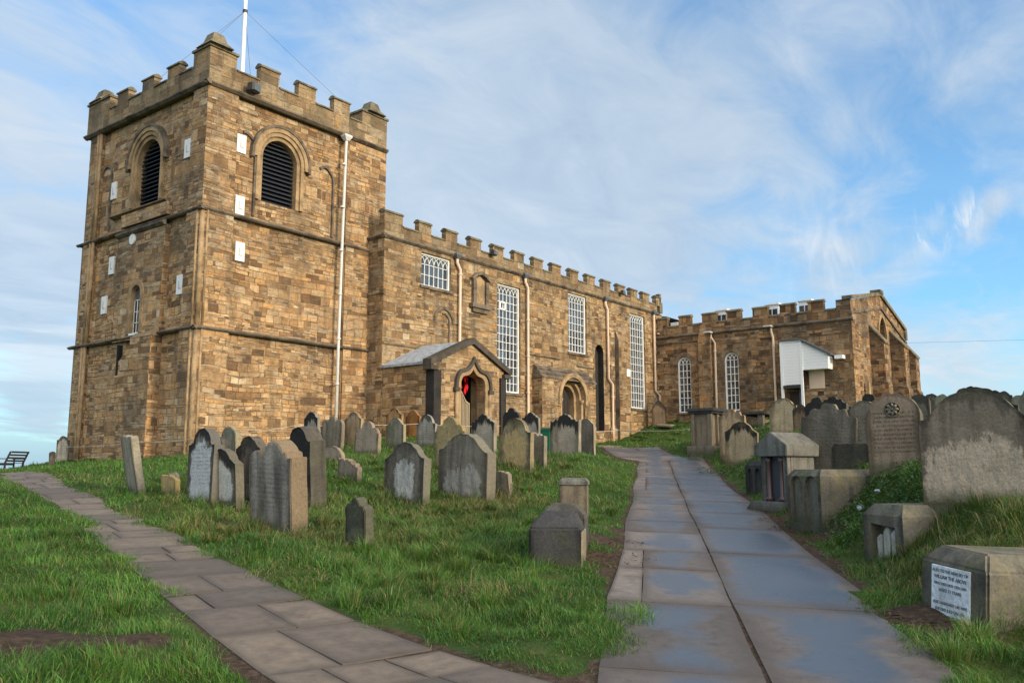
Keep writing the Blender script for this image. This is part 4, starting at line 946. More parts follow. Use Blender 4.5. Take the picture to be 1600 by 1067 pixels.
# roof and its white dormers peeping over the battlements
bm = bmesh.new(); prism(bm, [(QX+.43, 10.3), (54.7, 11.45), (QX1-.05, 10.2)], 'Y', QY+.43, 27.6); part('transept_roof', bm, M['roof'])
bm = bmesh.new(); prism(bm, [(26.0, 11.3), (31.5, 12.25), (37, 11.3)], 'X', 49.9, 66); part('chancel_roof', bm, M['roof'])
for y0, y1 in ((22.32, 23.05), (18.98, 19.76), (17.0, 17.75)):
    z0, z1 = 10.5, 11.46; x0 = 51.0
    bm = bmesh.new(); prism(bm, [(x0, z0), (x0+2.2, z0+.2), (x0+2.2, z1+.1), (x0, z1)], 'Y', y0, y1); prism(bm, [(x0-.12, z1), (x0+2.3, z1+.11), (x0+2.3, z1+.2), (x0-.12, z1+.08)], 'Y', y0-.06, y1+.06); o = part('dormer', bm, M['white_paint'])
    bm = bmesh.new(); w2 = (y1-y0); 
    for k in (0, 1): box(bm, x0-.02, x0-.006, y0+.08+k*w2*.46, y0+.08+k*w2*.46+w2*.38, 10.84, 11.2)
    part('pane', bm, M['glass'], o)
bm = bmesh.new(); box(bm, 49.45, 49.5, 24.98, 25.5, 10.42, 10.78); part('dormer_board', bm, M['white_paint'])
# white boarded stair lobby on the transept wall
BX = 48.1
bm = bmesh.new()
def boards(axis_x, y0, y1, z0, topf, pitch=.17):
    z = z0; hi = max(topf(y0), topf(y1)); lo = min(topf(y0), topf(y1)); s = (topf(y1)-topf(y0))/(y1-y0)
    ya = lambda q: y0 if q <= lo+1e-6 or abs(s) < 1e-6 else min(y1, y0+(q-topf(y0))/s)
    while z < hi-.01:
        zt = min(z+pitch-.007, hi); q = [(y1, z), (y1, zt), (ya(zt), zt), (ya(z), z)]
        if z < lo < zt and abs(s) > 1e-6: q = [(y1, z), (y1, zt), (ya(zt), zt), (y0, lo), (y0, z)]
        if abs(q[2][0]-y1) < .004: q.pop(2)
        prism(bm, q, 'X', axis_x, axis_x+.03); z += pitch
boards(BX, 16.80, 17.80, 6.22, lambda y: 8.66); boards(BX+.05, 15.28, 16.70, 7.08, lambda y: 8.62+(y-16.7)*.56)
o = part('stair_lobby', bm, M['white_paint'])
bm = bmesh.new()
box(bm, BX-.03, BX+.06, 17.80, 17.95, 5.0, 8.72); box(bm, BX-.03, BX+.06, 16.68, 16.82, 4.9, 8.72); box(bm, BX-.02, BX+.05, 16.82, 17.80, 8.62, 8.72)
box(bm, BX+.08, QX, 17.93, 17.95, 6.1, 8.7); box(bm, BX+.08, QX-.01, 15.26, 15.30, 7.08, 7.85); box(bm, BX+.04, QX-.01, 15.28, 16.7, 7.02, 7.075)
part('corner_board', bm, M['white_paint'], o)
bm = bmesh.new(); box(bm, QX-.06, QX-.01, 15.75, 16.6, 6.0, 7.02); part('lining_board', bm, M['cream_paint'], o)
bm = bmesh.new(); prism(bm, [(15.1, 7.74), (16.75, 8.70), (17.98, 8.74), (17.98, 8.82), (16.72, 8.79), (15.05, 7.82)], 'X', BX-.12, QX); part('lobby_roof', bm, M['lead'], o)
bm = bmesh.new(); box(bm, BX-.1, QX-.02, 16.82, 17.8, 6.02, 6.18); part('lobby_floor', bm, M['metal_dark'], o)
bm = bmesh.new(); box(bm, BX+.3, QX-.05, 14.55, 15.0, 7.55, 7.75); part('eaves_board', bm, M['white_paint'], o)
bm = bmesh.new(); box(bm, QX-.07, QX-.004, 16.9, 17.2, 4.2, 6.0); part('door', bm, M['iron_panel'], o)
bm = bmesh.new(); box(bm, QX-.05, QX-.004, 17.22, 17.75, 4.2, 5.9); part('recess_panel', bm, M['darkwood'], o)

# ---- flagpole and lamps on the church -------------------------------------------
fp = thing('flagpole', 'tall white flagpole rising from the tower roof with thin stay wires', 'flagpole', (21.5, 31.95, 15.7))
bm = bmesh.new(); tube(bm, [(0, 0, 0), (0, 0, 3.6), (0, 0, 7.5), (0, 0, 10.5)], [.10, .095, .085, .065], 12); obj('pole', bm, M['white_paint'], fp, True)
for (x, y, z) in ((17.2, 28.0, 17.3), (17.6, 34.6, 16.9), (25.2, 28.1, 17.0), (24.6, 35.0, 16.9)):
    bm = bmesh.new(); tube(bm, [(0, 0, 6.3), (x-21.5, y-31.95, z-15.7)], .008, 5); obj('stay_wire', bm, M['wire'], fp)
bm = bmesh.new(); tube(bm, [(0, 0, 6.22), (0, 0, 6.36)], .11, 12); obj('collar', bm, M['metal_dark'], fp)
def lamp(x, y, z, rz, label, s=1.0):
    t_ = thing('floodlight', label, 'floodlight', (x, y, z), rz, 'floodlights fixed to the church')
    bm = bmesh.new(); box(bm, -.17*s, .17*s, -.30*s, -.08*s, -.12*s, .14*s, .03*s); obj('housing', bm, M['metal_dark'], t_)
    bm = bmesh.new(); box(bm, -.14*s, .14*s, -.325*s, -.302*s, -.09*s, .11*s); obj('lamp_glass', bm, M['lens'], t_)
    bm = bmesh.new(); box(bm, -.03*s, .03*s, -.08*s, .05*s, -.03*s, .03*s); obj('bracket', bm, M['metal_dark'], t_)
lamp(18.55, TY0-.05, 15.86, .3, 'dark floodlight on the tower parapet string, near its path-side corner', 1.35)
lamp(32.05, NY-.04, 11.98, .2, 'dark floodlight on the nave parapet above the sundial niche'); lamp(44.35, NY-.04, 11.98, .2, 'dark floodlight on the nave parapet near its far end')
STONES = [  # x, y, width, height, turn, roll, pitch (deg), outline, thickness, stone, label
  (8.65, 15.56, 0.65, 1.08, -12, -3, -12, 'flat', 0.14, 'pale', 'pale slab seen nearly edge on, leaning left beside the left path'),
  (8.8, 14.66, 0.36, 0.4, 10, 5, 0, 'broken', 0.12, 'yellow', 'small broken stub with a sunlit jagged top beside the leaning slab'),
  (9.08, 15.08, 0.27, 0.39, 10, 0, 0, 'round', 0.1, 'pale', 'tiny rounded grey stone just behind the broken stub'),
  (8.62, 13.36, 0.77, 1.28, 0, 0, 1, 'archshoulder', 0.2, 'white', 'tall white-faced headstone with arched dark top and square shoulders, left of the front cluster'),
  (8.76, 12.91, 0.85, 0.96, 0, 1, -4, 'ogee', 0.17, 'whitedark', 'shorter white-faced headstone with sooty curved top, in front of the tall white-faced one'),
  (9.95, 14.52, 0.48, 1.24, 0, -2, -4, 'round', 0.12, 'greygreen', 'narrow oval-topped grey-green headstone leaning behind the short white-faced one'),
  (9.29, 12.9, 0.69, 1.16, 0, 1, -2, 'ogee', 0.2, 'dark', 'dark humped headstone between the short white-faced one and the double stone'),
  (7.47, 9.77, 0.83, 1.22, 4, -3, -6, 'double', 0.3, 'brownedge', 'large double-arched headstone nearest the left path, grey face with brown edges'),
  (9.71, 11.95, 0.63, 1.38, 0, -4, -7, 'archshoulder', 0.34, 'black', 'blackened arched headstone right behind the double-arched stone'),
  (17.71, 21.69, 0.66, 1.31, 0, 0, 0, 'ogee', 0.12, 'blacktop', 'pale headstone with a black dripping top, below the tower drainpipe'),
  (18.77, 21.97, 1.02, 1.12, 0, 0, 2, 'triple', 0.14, 'greybrown', 'grey-brown headstone with three small arched tops, in the row below the tower'),
  (19.37, 21.59, 0.78, 1.23, 0, 0, 0, 'ogee', 0.12, 'tan', 'tan headstone with wavy top, tight against the triple-topped one'),
  (18.27, 19.75, 1.06, 1.01, 0, 0, 2, 'bump', 0.14, 'textured', 'flaking rough-faced headstone with stepped shoulders, below the nave corner'),
  (20.37, 20.65, 0.81, 0.99, 0, 1, 0, 'ogee', 0.12, 'greygreen', 'green-stained grey headstone with pale curved edge, before the porch side wall'),
  (23.83, 24.25, 0.84, 1.26, 0, 0, 0, 'ogee', 0.12, 'browntop', 'brown headstone with a thin black zigzag top, against the porch side wall'),
  (24.34, 23.74, 0.75, 1.15, 0, 0, 0, 'ogee', 0.12, 'rust', 'rusty orange headstone against the porch side wall'),
  (21.22, 20.06, 0.85, 1.09, 0, 0, 0, 'archshoulder', 0.12, 'grey', 'light grey headstone with arched dark head and lettering, left of the porch doorway'),
  (14.98, 13.4, 0.93, 1.2, 0, 0, 0, 'bump', 0.14, 'yellow', 'tall yellow lichen-covered headstone in front of the porch'),
  (19.25, 15.95, 0.86, 1.18, 0, 0, 0, 'stepped', 0.14, 'blackdrip', 'grey headstone with stepped black-edged top, in front of the porch doorway'),
  (12.64, 10.91, 1.23, 1.27, 0, -4, -3, 'cyma', 0.27, 'greypatch', 'big leaning grey headstone with a wavy top and a pale flaked lower face'),
  (11.38, 11.25, 1.0, 1.11, 0, 0, 2, 'ogee', 0.19, 'blackpatch', 'dark headstone with curved shoulders and a white flaked patch in its middle'),
  (14.57, 17.01, 0.84, 0.46, 0, 0, 0, 'round', 0.14, 'textured', 'low worn rounded stone at the foot of the triple-topped headstone'),
  (12.57, 14.12, 0.63, 0.46, 0, -2, 0, 'broken', 0.14, 'greybrown', 'small squat grey block of a stone standing in open grass'),
  (7.29, 7.97, 0.36, 0.61, 0, -6, -8, 'bump', 0.15, 'darkgreen', 'small dark green mossy headstone alone near the left path'),
  (15.86, 12.19, 0.92, 1.18, 0, 0, 1, 'archshoulder', 0.15, 'sandy', 'large sandy yellow headstone with a dark arched top, middle of the churchyard'),
  (16.42, 11.94, 0.37, 0.85, 0, 0, 1, 'halfdip', 0.15, 'greybrown', 'narrow grey stone joined to the right of the large sandy one'),
  (22.12, 17.16, 0.67, 1.49, 0, 0, 0, 'bump', 0.12, 'black', 'black-topped headstone behind the large sandy one, beside the porch pillar'),
  (21.69, 16.07, 0.64, 1.35, 0, 0, 0, 'stepped', 0.12, 'blacktop', 'black-topped pale headstone left of the green bin'),
  (22.31, 15.21, 1.07, 1.36, 0, 0, 1, 'ogeewide', 0.16, 'blackdrip', 'grey headstone with a ragged black wavy top, in front of the round-arched door'),
  (23.93, 15.48, 0.62, 1.38, 0, 0, 0, 'ogee', 0.12, 'darkgrey', 'slim grey headstone tucked behind the ragged black-topped one'),
  (47.25, 25.3, 0.89, 1.64, 25, 0, 0, 'pointed', 0.25, 'darkbrown', 'pointed dark headstone against the corner of nave and transept'),
  (13.35, 10.53, 0.32, 0.56, 0, 5, 0, 'broken', 0.12, 'greybrown', 'low broken stump right of the big leaning headstone'),
  (28.42, 12.38, 0.96, 1.69, 0, 1, 1, 'scroll', 0.16, 'tan', 'brownish headstone with carved scroll top, behind the black-edged leaning one'),
  (26.59, 11.32, 1.09, 1.37, 0, -3, -3, 'ogee', 0.14, 'blacktop2', 'leaning tan headstone with a broad black wavy top, right of the wet path'),
  (29.24, 10.88, 0.95, 1.27, 0, 0, 1, 'cyma', 0.15, 'lighttan', 'tall plain buff headstone below the white boarded stair'),
  (16.37, 5.27, 1.02, 1.36, 0, -3, -2, 'scroll', 0.14, 'darkgrey', 'broad dark grey headstone with scrolled carved top, behind the gabled monument'),
  (21.83, 7.25, 0.62, 0.87, 0, 0, 0, 'bump', 0.12, 'black', 'blackened headstone with carved top peeping over the broad scroll-topped one'),
  (20.04, 6.29, 0.62, 1.02, 0, 0, 0, 'scroll', 0.14, 'black', 'blackened scroll-shouldered headstone behind the right end of the broad dark grey one'),
  (15.15, 4.49, 0.65, 0.52, 0, 0, 0, 'flatwavy', 0.14, 'mossy', 'low wide dark mossy stone in front of the broad scroll-topped headstone'),
  (13.39, 3.34, 0.75, 1.13, 0, 1, 3, 'round', 0.16, 'brownrose', 'tall round-topped brown headstone with carved rosette in its head'),
  (16.37, 4.59, 0.6, 1.07, 0, 0, 0, 'cyma', 0.14, 'darkgrey', 'dark headstone with pale curved rim, left of the rosette headstone'),
  (23.14, 6.36, 0.32, 0.88, 0, 0, 0, 'round', 0.12, 'black', 'small black round top peeping over left of the rosette headstone'),
  (10.35, 1.78, 1.09, 1.23, 0, 0, 3, 'cymawide', 0.2, 'bigpale', 'huge headstone at the right edge with humped top and broad pale flaked face'),
  (12.82, 2.15, 0.93, 1.08, 0, 0, 2, 'cyma', 0.16, 'darkgreen', 'green-edged humped headstone directly behind the huge one'),
  (33.04, 8.03, 0.42, 0.61, 0, 0, 0, 'round', 0.12, 'dark', 'distant dark headstone peeping over the top of the rosette headstone'),
  (21.47, 4.78, 0.42, 0.74, 0, 0, 0, 'round', 0.14, 'dark', 'dark round-topped headstone right behind the rosette headstone'),
  (29.35, 6.19, 0.42, 0.77, 0, 0, 0, 'round', 0.12, 'dark', 'distant dark headstone against the sky, second right of the church end wall'),
  (25.49, 5.11, 0.42, 0.83, 0, 0, 0, 'ogee', 0.12, 'greygreen', 'mossy grey headstone against the sky just left of the huge headstone'),
  (29.53, 5.3, 0.42, 0.85, 0, 0, 0, 'round', 0.12, 'dark', 'distant dark round headstone peeping over the left of the huge one'),
  (31.53, 5.45, 0.42, 0.76, 0, 0, 0, 'ogee', 0.12, 'black', 'distant black headstone on the skyline above the peak of the huge one'),
  (30.61, 4.93, 0.42, 0.67, 0, 0, 0, 'round', 0.12, 'dark', 'small distant headstone on the skyline left of the pale raised slab'),
  (27.68, 4.2, 0.42, 0.81, 0, 0, 0, 'round', 0.12, 'black', 'distant broad dark headstone on the skyline behind the pale raised slab'),
  (26.73, 3.83, 0.42, 0.8, 0, 0, 0, 'ogee', 0.12, 'dark', 'narrow distant dark headstone on the skyline right of the pale raised slab'),
  (15.38, 1.78, 0.75, 0.99, 0, 0, 0, 'bump', 0.16, 'greygreen', 'pale-faced headstone with dark round head at the right edge behind the huge one'),
  (16.45, 35.36, 0.45, 1.07, 48, 0, 0, 'archshoulder', 0.14, 'grey', 'grey shouldered headstone alone beyond the tower, by the rope end'),
  (15.3, 33.69, 0.2, 0.56, 48, 0, 0, 'round', 0.14, 'dark', 'short dark round-topped stone left of the grey one beyond the tower'),
  (23.59, 8.28, 0.45, 0.89, 0, 0, 0, 'bump', 0.12, 'darkbrown', 'weathered brown headstone between the buff stone and the broad dark grey one'),
  (9.07, 13.67, 0.5, 1.12, 0, 0, 0, 'round', 0.16, 'black', 'dark stone shoulder right behind the tall white-faced headstone'),
  (21.09, 6.27, 0.45, 0.63, 0, 0, 0, 'ogee', 0.12, 'black', 'blackened narrow headstone in the gap before the dark pale-rimmed one'),
  (29.02, 7.59, 0.42, 0.72, 0, 0, 0, 'flat', 0.3, 'darkgrey', 'dark flat-topped stone behind the rosette headstone'),
]

# ------------------------------------------------------------------ gravestones
def grave(name, base_, top=0.0, toph=.75, pale=0.0, palec=(.42, .40, .36), pz=(.1, .6), lich=0.0, lichc=(.30, .24, .09), green=.15, letter=.0, edge=None, dark=(.022, .021, .020), px=.36, band=0.0, psoft=.025):
    base = (base_[0]*1.10, base_[1]*1.02, base_[2]*.92); m, t, b = new_mat(name)
    tcn = t.node('ShaderNodeTexCoord'); ob = tcn.outputs['Object']; ge = tcn.outputs['Generated']; nr = tcn.outputs['Normal']
    rnd = t.node('ShaderNodeObjectInfo').outputs['Random']
    gx, gy_, gz_ = t.sep(ge); n_x, n_y, n_z = t.sep(nr); ox, oy, oz = t.sep(ob)
    sh = t.vm('ADD', ob, t.xyz(t.m('MULTIPLY', rnd, 31.0), t.m('MULTIPLY', rnd, 57.0), t.m('MULTIPLY', rnd, 13.0)))
    front = t.mapr(t.m('MULTIPLY', n_y, -1.0), .45, .7)
    big = t.noise(sh, 2.2, 5, .6, .3); med = t.noise(sh, 6.5, 6, .62); fine = t.noise(sh, 34, 5, .65)
    streak = t.noise(t.vm('MULTIPLY', sh, (7.0, 7.0, .9)), 1.0, 5, .6)
    c = t.ramp(big, [(.25, tuple(q*.68 for q in base)), (.5, base), (.78, tuple(q*1.32 for q in base))])
    c = t.mix(t.m('MULTIPLY', t.mapr(streak, .47, .68), .62), c, tuple(q*.42 for q in base))
    bd = t.m('ADD', t.m('ABSOLUTE', t.m('SUBTRACT', gx, .5)), t.m('MULTIPLY', t.m('SUBTRACT', med, .5), .22))
    c = t.mix(t.m('MULTIPLY', t.m('MULTIPLY', t.mapr(bd, .31, .47), front), .80), c, tuple(q*.30 for q in base))
    if edge: c = t.mix(t.m('SUBTRACT', 1.0, front), c, t.mix(big, tuple(q*.75 for q in edge), tuple(q*1.2 for q in edge)))
    zz = gz_
    if pale:
        d = t.m('ADD', t.m('ABSOLUTE', t.m('SUBTRACT', gx, .5)), t.m('MULTIPLY', t.m('SUBTRACT', med, .5), .30))
        dome = t.m('ADD', t.m('ADD', zz, t.m('MULTIPLY', t.m('POWER', t.m('ABSOLUTE', t.m('SUBTRACT', gx, .5)), 2.0), .8)), t.m('MULTIPLY', t.m('SUBTRACT', t.noise(t.vm('MULTIPLY', sh, (1.5, 1.5, .7)), 4.2, 6, .7), .5), .62))
        pm = t.m('MULTIPLY', t.mapr(d, px+.03, px-.03), t.mapr(dome, pz[1]+psoft, pz[1]-psoft))
        pm = t.m('MULTIPLY', pm, t.mapr(t.m('ADD', zz, t.m('MULTIPLY', t.m('SUBTRACT', med, .5), .12)), pz[0]-.02, pz[0]+.02)); pm = t.m('MULTIPLY', t.m('MULTIPLY', pm, front), pale)
        c = t.mix(pm, c, t.mix(med, tuple(q*.72 for q in palec), tuple(q*1.18 for q in palec)))
    if band:                                                     # soot keeps to the sheltered middle under the head
        c = t.mix(t.m('MULTIPLY', t.mapr(t.noise(t.vm('MULTIPLY', sh, (5, 5, .7)), 1.0, 4), .42, .62), t.m('MULTIPLY', band, front)), c, dark)
    if top:
        e = t.m('ADD', zz, t.m('MULTIPLY', t.m('SUBTRACT', t.noise(t.vm('MULTIPLY', sh, (6.0, 6.0, 1.3)), 1.0, 5, .6), .5), .55))
        e = t.m('ADD', e, t.m('MULTIPLY', t.m('POWER', t.m('ABSOLUTE', t.m('SUBTRACT', gx, .5)), 2.0), .75))
        tm = t.m('MULTIPLY', t.mapr(e, toph-.035, toph+.05), t.m('MULTIPLY', top, t.m('ADD', t.m('MULTIPLY', front, .75), .25)))
        c = t.mix(tm, c, dark)
    if green: c = t.mix(t.m('MULTIPLY', t.mapr(t.noise(sh, 3.3, 5, .6), .5, .68), green), c, (.085, .098, .045))
    if lich:
        c = t.mix(t.m('MULTIPLY', t.mapr(t.noise(sh, 4.5, 6, .65), .45, .63), lich), c, lichc)
    sp = t.node('ShaderNodeTexVoronoi'); t.put(sp.inputs['Vector'], sh); sp.inputs['Scale'].default_value = 26
    spots = t.m('MULTIPLY', t.mapr(sp.outputs['Distance'], .20, .10), t.mapr(t.noise(sh, 3.0, 3), .55, .7)); c = t.mix(t.m('MULTIPLY', spots, .45), c, (.36, .36, .31))
    c = t.mix(1.0, c, t.ramp(fine, [(.25, (.68, .68, .68)), (.55, (1.05, 1.05, 1.05)), (.8, (1.3, 1.3, 1.28))]), 'MULTIPLY')
    c = t.mix(t.m('MULTIPLY', t.mapr(t.m('ADD', oz, t.m('MULTIPLY', t.m('SUBTRACT', med, .5), .25)), .22, .02), .7), c, (.055, .058, .032))   # splash-back algae near the turf
    h = t.m('ADD', t.m('MULTIPLY', med, .9), t.m('MULTIPLY', fine, .35))
    if pale: h = t.m('SUBTRACT', h, t.m('MULTIPLY', pm, .55)); h = t.m('ADD', h, t.m('MULTIPLY', t.m('MULTIPLY', t.noise(t.vm('MULTIPLY', sh, (1.5, 1.5, .7)), 8, 5, .6), pm), 2.2))
    if letter:
        ln = t.m('FRACT', t.m('MULTIPLY', oz, 16.0)); lm = t.m('MULTIPLY', t.mapr(t.m('ABSOLUTE', t.m('SUBTRACT', ln, .5)), .26, .18), t.mapr(t.noise(t.xyz(t.m('MULTIPLY', ox, 46.0), rnd, t.m('FLOOR', t.m('MULTIPLY', oz, 16.0))), 1.0, 2), .47, .55))
        lm = t.m('MULTIPLY', t.m('MULTIPLY', lm, front), t.m('MULTIPLY', t.mapr(t.m('ABSOLUTE', t.m('SUBTRACT', gx, .5)), .40, .34), t.m('MULTIPLY', t.mapr(zz, .34, .42), t.mapr(zz, .86, .78))))
        h = t.m('SUBTRACT', h, t.m('MULTIPLY', lm, letter)); c = t.mix(t.m('MULTIPLY', lm, letter*.5), c, tuple(q*.35 for q in base))
    t.put(b.inputs['Base Color'], c); b.inputs['Roughness'].default_value = .9; b.inputs['Specular IOR Level'].default_value = .2
    t.put(b.inputs['Normal'], t.bump(h, .022, .9)); return m
GM = {
 'pale': grave('pale_gravestone', (.24, .225, .19), green=.3), 'yellow': grave('lichened_gravestone', (.23, .19, .11), lich=.55, green=.25, pale=.5, palec=(.30, .24, .13), pz=(.0, .6)),
 'white': grave('white_faced_gravestone', (.13, .125, .115), top=.95, toph=.88, pale=1, palec=(.42, .43, .43), pz=(.22, .86), px=.37, letter=.35, edge=(.15, .14, .12)),
 'whitedark': grave('white_faced_sooty_gravestone', (.14, .135, .12), top=.95, toph=.83, pale=1, palec=(.46, .45, .41), pz=(.30, .80), px=.33, edge=(.15, .135, .10)),
 'greygreen': grave('green_grey_gravestone', (.165, .17, .145), green=.55, lich=.1, edge=(.27, .23, .15)), 'dark': grave('dark_gravestone', (.115, .108, .095), top=.7, toph=.82, band=.5, green=.25, pale=.45, palec=(.3, .29, .27), pz=(.2, .42), px=.28),
 'brownedge': grave('brown_edged_gravestone', (.21, .205, .20), band=.55, green=.12, edge=(.19, .14, .09), letter=.3), 'black': grave('blackened_gravestone', (.10, .095, .085), top=1, toph=.42, band=.5, green=.25),
 'blacktop': grave('black_topped_gravestone', (.27, .255, .225), top=1, toph=.80, green=.1), 'blacktop2': grave('black_edged_gravestone', (.29, .245, .175), top=1, toph=.80, lich=.2, green=.12), 'greybrown': grave('grey_brown_gravestone', (.19, .172, .14), band=.35, green=.15),
 'tan': grave('tan_gravestone', (.30, .235, .155), green=.12, top=.5, toph=.9), 'textured': grave('flaking_gravestone', (.23, .195, .15), pale=.7, palec=(.30, .24, .18), pz=(.1, .9), px=.44, band=.2),
 'browntop': grave('brown_gravestone', (.28, .185, .10), top=1, toph=.95, green=0), 'rust': grave('rusty_gravestone', (.27, .135, .05), green=.05, top=.2), 'grey': grave('grey_lettered_gravestone', (.26, .265, .25), top=.8, toph=.86, letter=.7, green=.2),
 'blackdrip': grave('black_dripped_gravestone', (.27, .25, .21), top=1, toph=.80, letter=.3, green=.08), 'greypatch': grave('flaked_grey_gravestone', (.17, .162, .14), band=.45, pale=1, palec=(.34, .32, .285), pz=(.18, .62), px=.36, edge=(.17, .15, .115)),
 'blackpatch': grave('white_patched_dark_gravestone', (.125, .12, .108), band=.4, top=.5, toph=.86, pale=1, palec=(.42, .42, .40), pz=(.27, .74), px=.24, green=.22, edge=(.15, .14, .105)), 'darkgreen': grave('mossy_dark_gravestone', (.09, .095, .075), top=.6, toph=.6, green=.6),
 'sandy': grave('sandy_gravestone', (.20, .175, .12), top=.7, toph=.88, pale=1, palec=(.37, .27, .13), pz=(.1, .80), px=.34, lich=.25), 'darkgrey': grave('dark_grey_gravestone', (.135, .128, .112), band=.35, green=.35, letter=.25, edge=(.27, .235, .165)),
 'darkbrown': grave('dark_brown_gravestone', (.15, .11, .075), top=.8, toph=.8), 'lighttan': grave('buff_gravestone', (.31, .265, .185), top=.55, toph=.92, green=.22), 'mossy': grave('mossy_gravestone', (.07, .07, .055), top=.5, toph=.4, green=.55, edge=(.2, .18, .12)),
 'brownrose': grave('brown_lettered_gravestone', (.20, .162, .125), letter=.8, green=.12, edge=(.13, .125, .09)), 'bigpale': grave('pale_flaked_gravestone', (.155, .138, .115), top=.55, toph=.88, pale=1, palec=(.36, .295, .22), pz=(.20, .64), px=.47, psoft=.045, green=.2, edge=(.14, .135, .095)),
}
def top_curve(shape, w, h):
    rr = random.Random(int(w*1000)+int(h*1000)); N = 40; P = []
    for i in range(N+1):
        s = -1+2*i/N; a = abs(s)
        if shape == 'flat': d = .02*math.sin(s*5)
        elif shape == 'flatwavy': d = .03*math.cos(s*12)+.10*max(0, a-.8)/.2
        elif shape == 'round': d = .46*(1-math.sqrt(max(0, 1-s*s*.995)))
        elif shape == 'archshoulder':
            if a < .70: d = .40*(1-math.sqrt(max(0, 1-(a/.72)**2)))
            elif a < .76: d = .33
            else: d = .36
        elif shape == 'ogee':
            if a < .60: d = .15*(a/.60)**2
            elif a < .88: d = .15+.13*((a-.60)/.28)**.55
            else: d = .28+.02*math.sin((a-.88)*20)
        elif shape == 'ogeewide':
            if a < .45: d = .13*(a/.45)**2
            elif a < .6: d = .13+.05*math.sin((a-.45)/.15*math.pi)
            elif a < .86: d = .13+.10*((a-.6)/.26)
            else: d = .23-.05*((a-.86)/.14)
            d += .012*math.sin(s*23)
        elif shape == 'cyma':
            if a < .66: d = .17*(a/.66)**2.1
            else: d = .17+.11*((a-.66)/.34)**.6
        elif shape == 'cymawide':
            if a < .62: d = .14*(a/.62)**2
            else: d = .14+.16*math.sin(min(1, (a-.62)/.36)*math.pi/2)
        elif shape == 'bump':
            if a < .44: d = .30*(1-math.sqrt(max(0, 1-(a/.50)**2)))
            elif a < .52: d = .20
            elif a < .86: d = .20+.14*(1-math.sqrt(max(0, 1-((a-.52)/.36)**2)))
            else: d = .36
        elif shape == 'stepped':
            if a < .40: d = .10*(a/.4)**2
            elif a < .46: d = .17
            elif a < .70: d = .13+.06*((a-.46)/.24)
            elif a < .76: d = .25
            else: d = .22+.08*(a-.76)/.24
        elif shape == 'triple':
            if a < .33: d = .16*(1-math.sqrt(max(0, 1-(a/.36)**2)))
            else: d = .10+.30*(1-math.sqrt(max(0, 1-((a-.66)/.36)**2)))*.8
        elif shape == 'double':
            if s < -.30: d = .17+.22*(1-math.sqrt(max(0, 1-((s+.66)/.40)**2)))
            elif s < .62: d = .34*(1-math.sqrt(max(0, 1-((s-.16)/.50)**2)))
            elif s < .80: d = .17
            else: d = .26
        elif shape == 'scroll':
            if a < .30: d = .10*(1-math.sqrt(max(0, 1-(a/.34)**2)))
            elif a < .42: d = .11
            elif a < .66: d = .10+.10*(1-math.sqrt(max(0, 1-((a-.54)/.14)**2))) if abs(a-.54) < .135 else .17
            elif a < .84: d = .17+.10*((a-.66)/.18)**.6
            else: d = .27-.03*math.sin((a-.84)/.16*math.pi)
        elif shape == 'pointed': d = .62*(a**1.35)
        elif shape == 'broken': d = .25*rr.random()+.15*s
        elif shape == 'halfdip': d = .28*(s+1)/2+(.14 if -.1 < s < .25 else 0)
        else: d = 0
        P.append((s*w/2, h-max(d, 0)*w))
    return P
def stone_mesh(shape, w, h, th, inset=True):
    bm = bmesh.new(); T = top_curve(shape, w, h); sink = -.28
    T = [T[0]]+[p for p, q in zip(T[1:], T) if abs(p[0]-q[0])+abs(p[1]-q[1]) > .004]
    P = [(-w/2*.985, sink)]+[(-w/2*(.985+.015*k/5), sink+(T[0][1]-sink)*k/5) for k in range(1, 5)]+T+[(w/2*(.985+.015*k/5), sink+(T[-1][1]-sink)*k/5) for k in range(4, 0, -1)]+[(w/2*.985, sink)]
    f = [bm.verts.new((x, -th/2, z)) for x, z in P]; g = [bm.verts.new((x*.995, th/2, z-.006)) for x, z in P]; n = len(P)
    fr = bm.faces.new(f); bk = bm.faces.new(g[::-1])
    for i in range(n): bm.faces.new((f[i], g[i], g[(i+1) % n], f[(i+1) % n]))
    bmesh.ops.recalc_face_normals(bm, faces=bm.faces)
    if inset and shape in ('round', 'cyma', 'cymawide', 'ogee', 'pointed', 'archshoulder') and w > .5:
        bmesh.ops.inset_region(bm, faces=[fr], thickness=.035, depth=-.014, use_even_offset=False)
    rim = [e for e in bm.edges if len(e.link_faces) == 2 and e.calc_face_angle(0) > .5]
    bmesh.ops.bevel(bm, geom=rim, offset=.011, segments=2, affect='EDGES', clamp_overlap=True)
    for v_ in bm.verts:
        c = v_.co; k = .006 if c.z > 0 else 0
        c.x += k*math.sin(c.z*31+c.y*17+w*50); c.z += k*math.sin(c.x*37+w*90); c.y += .5*k*math.sin(c.x*23+c.z*19)
    return bm
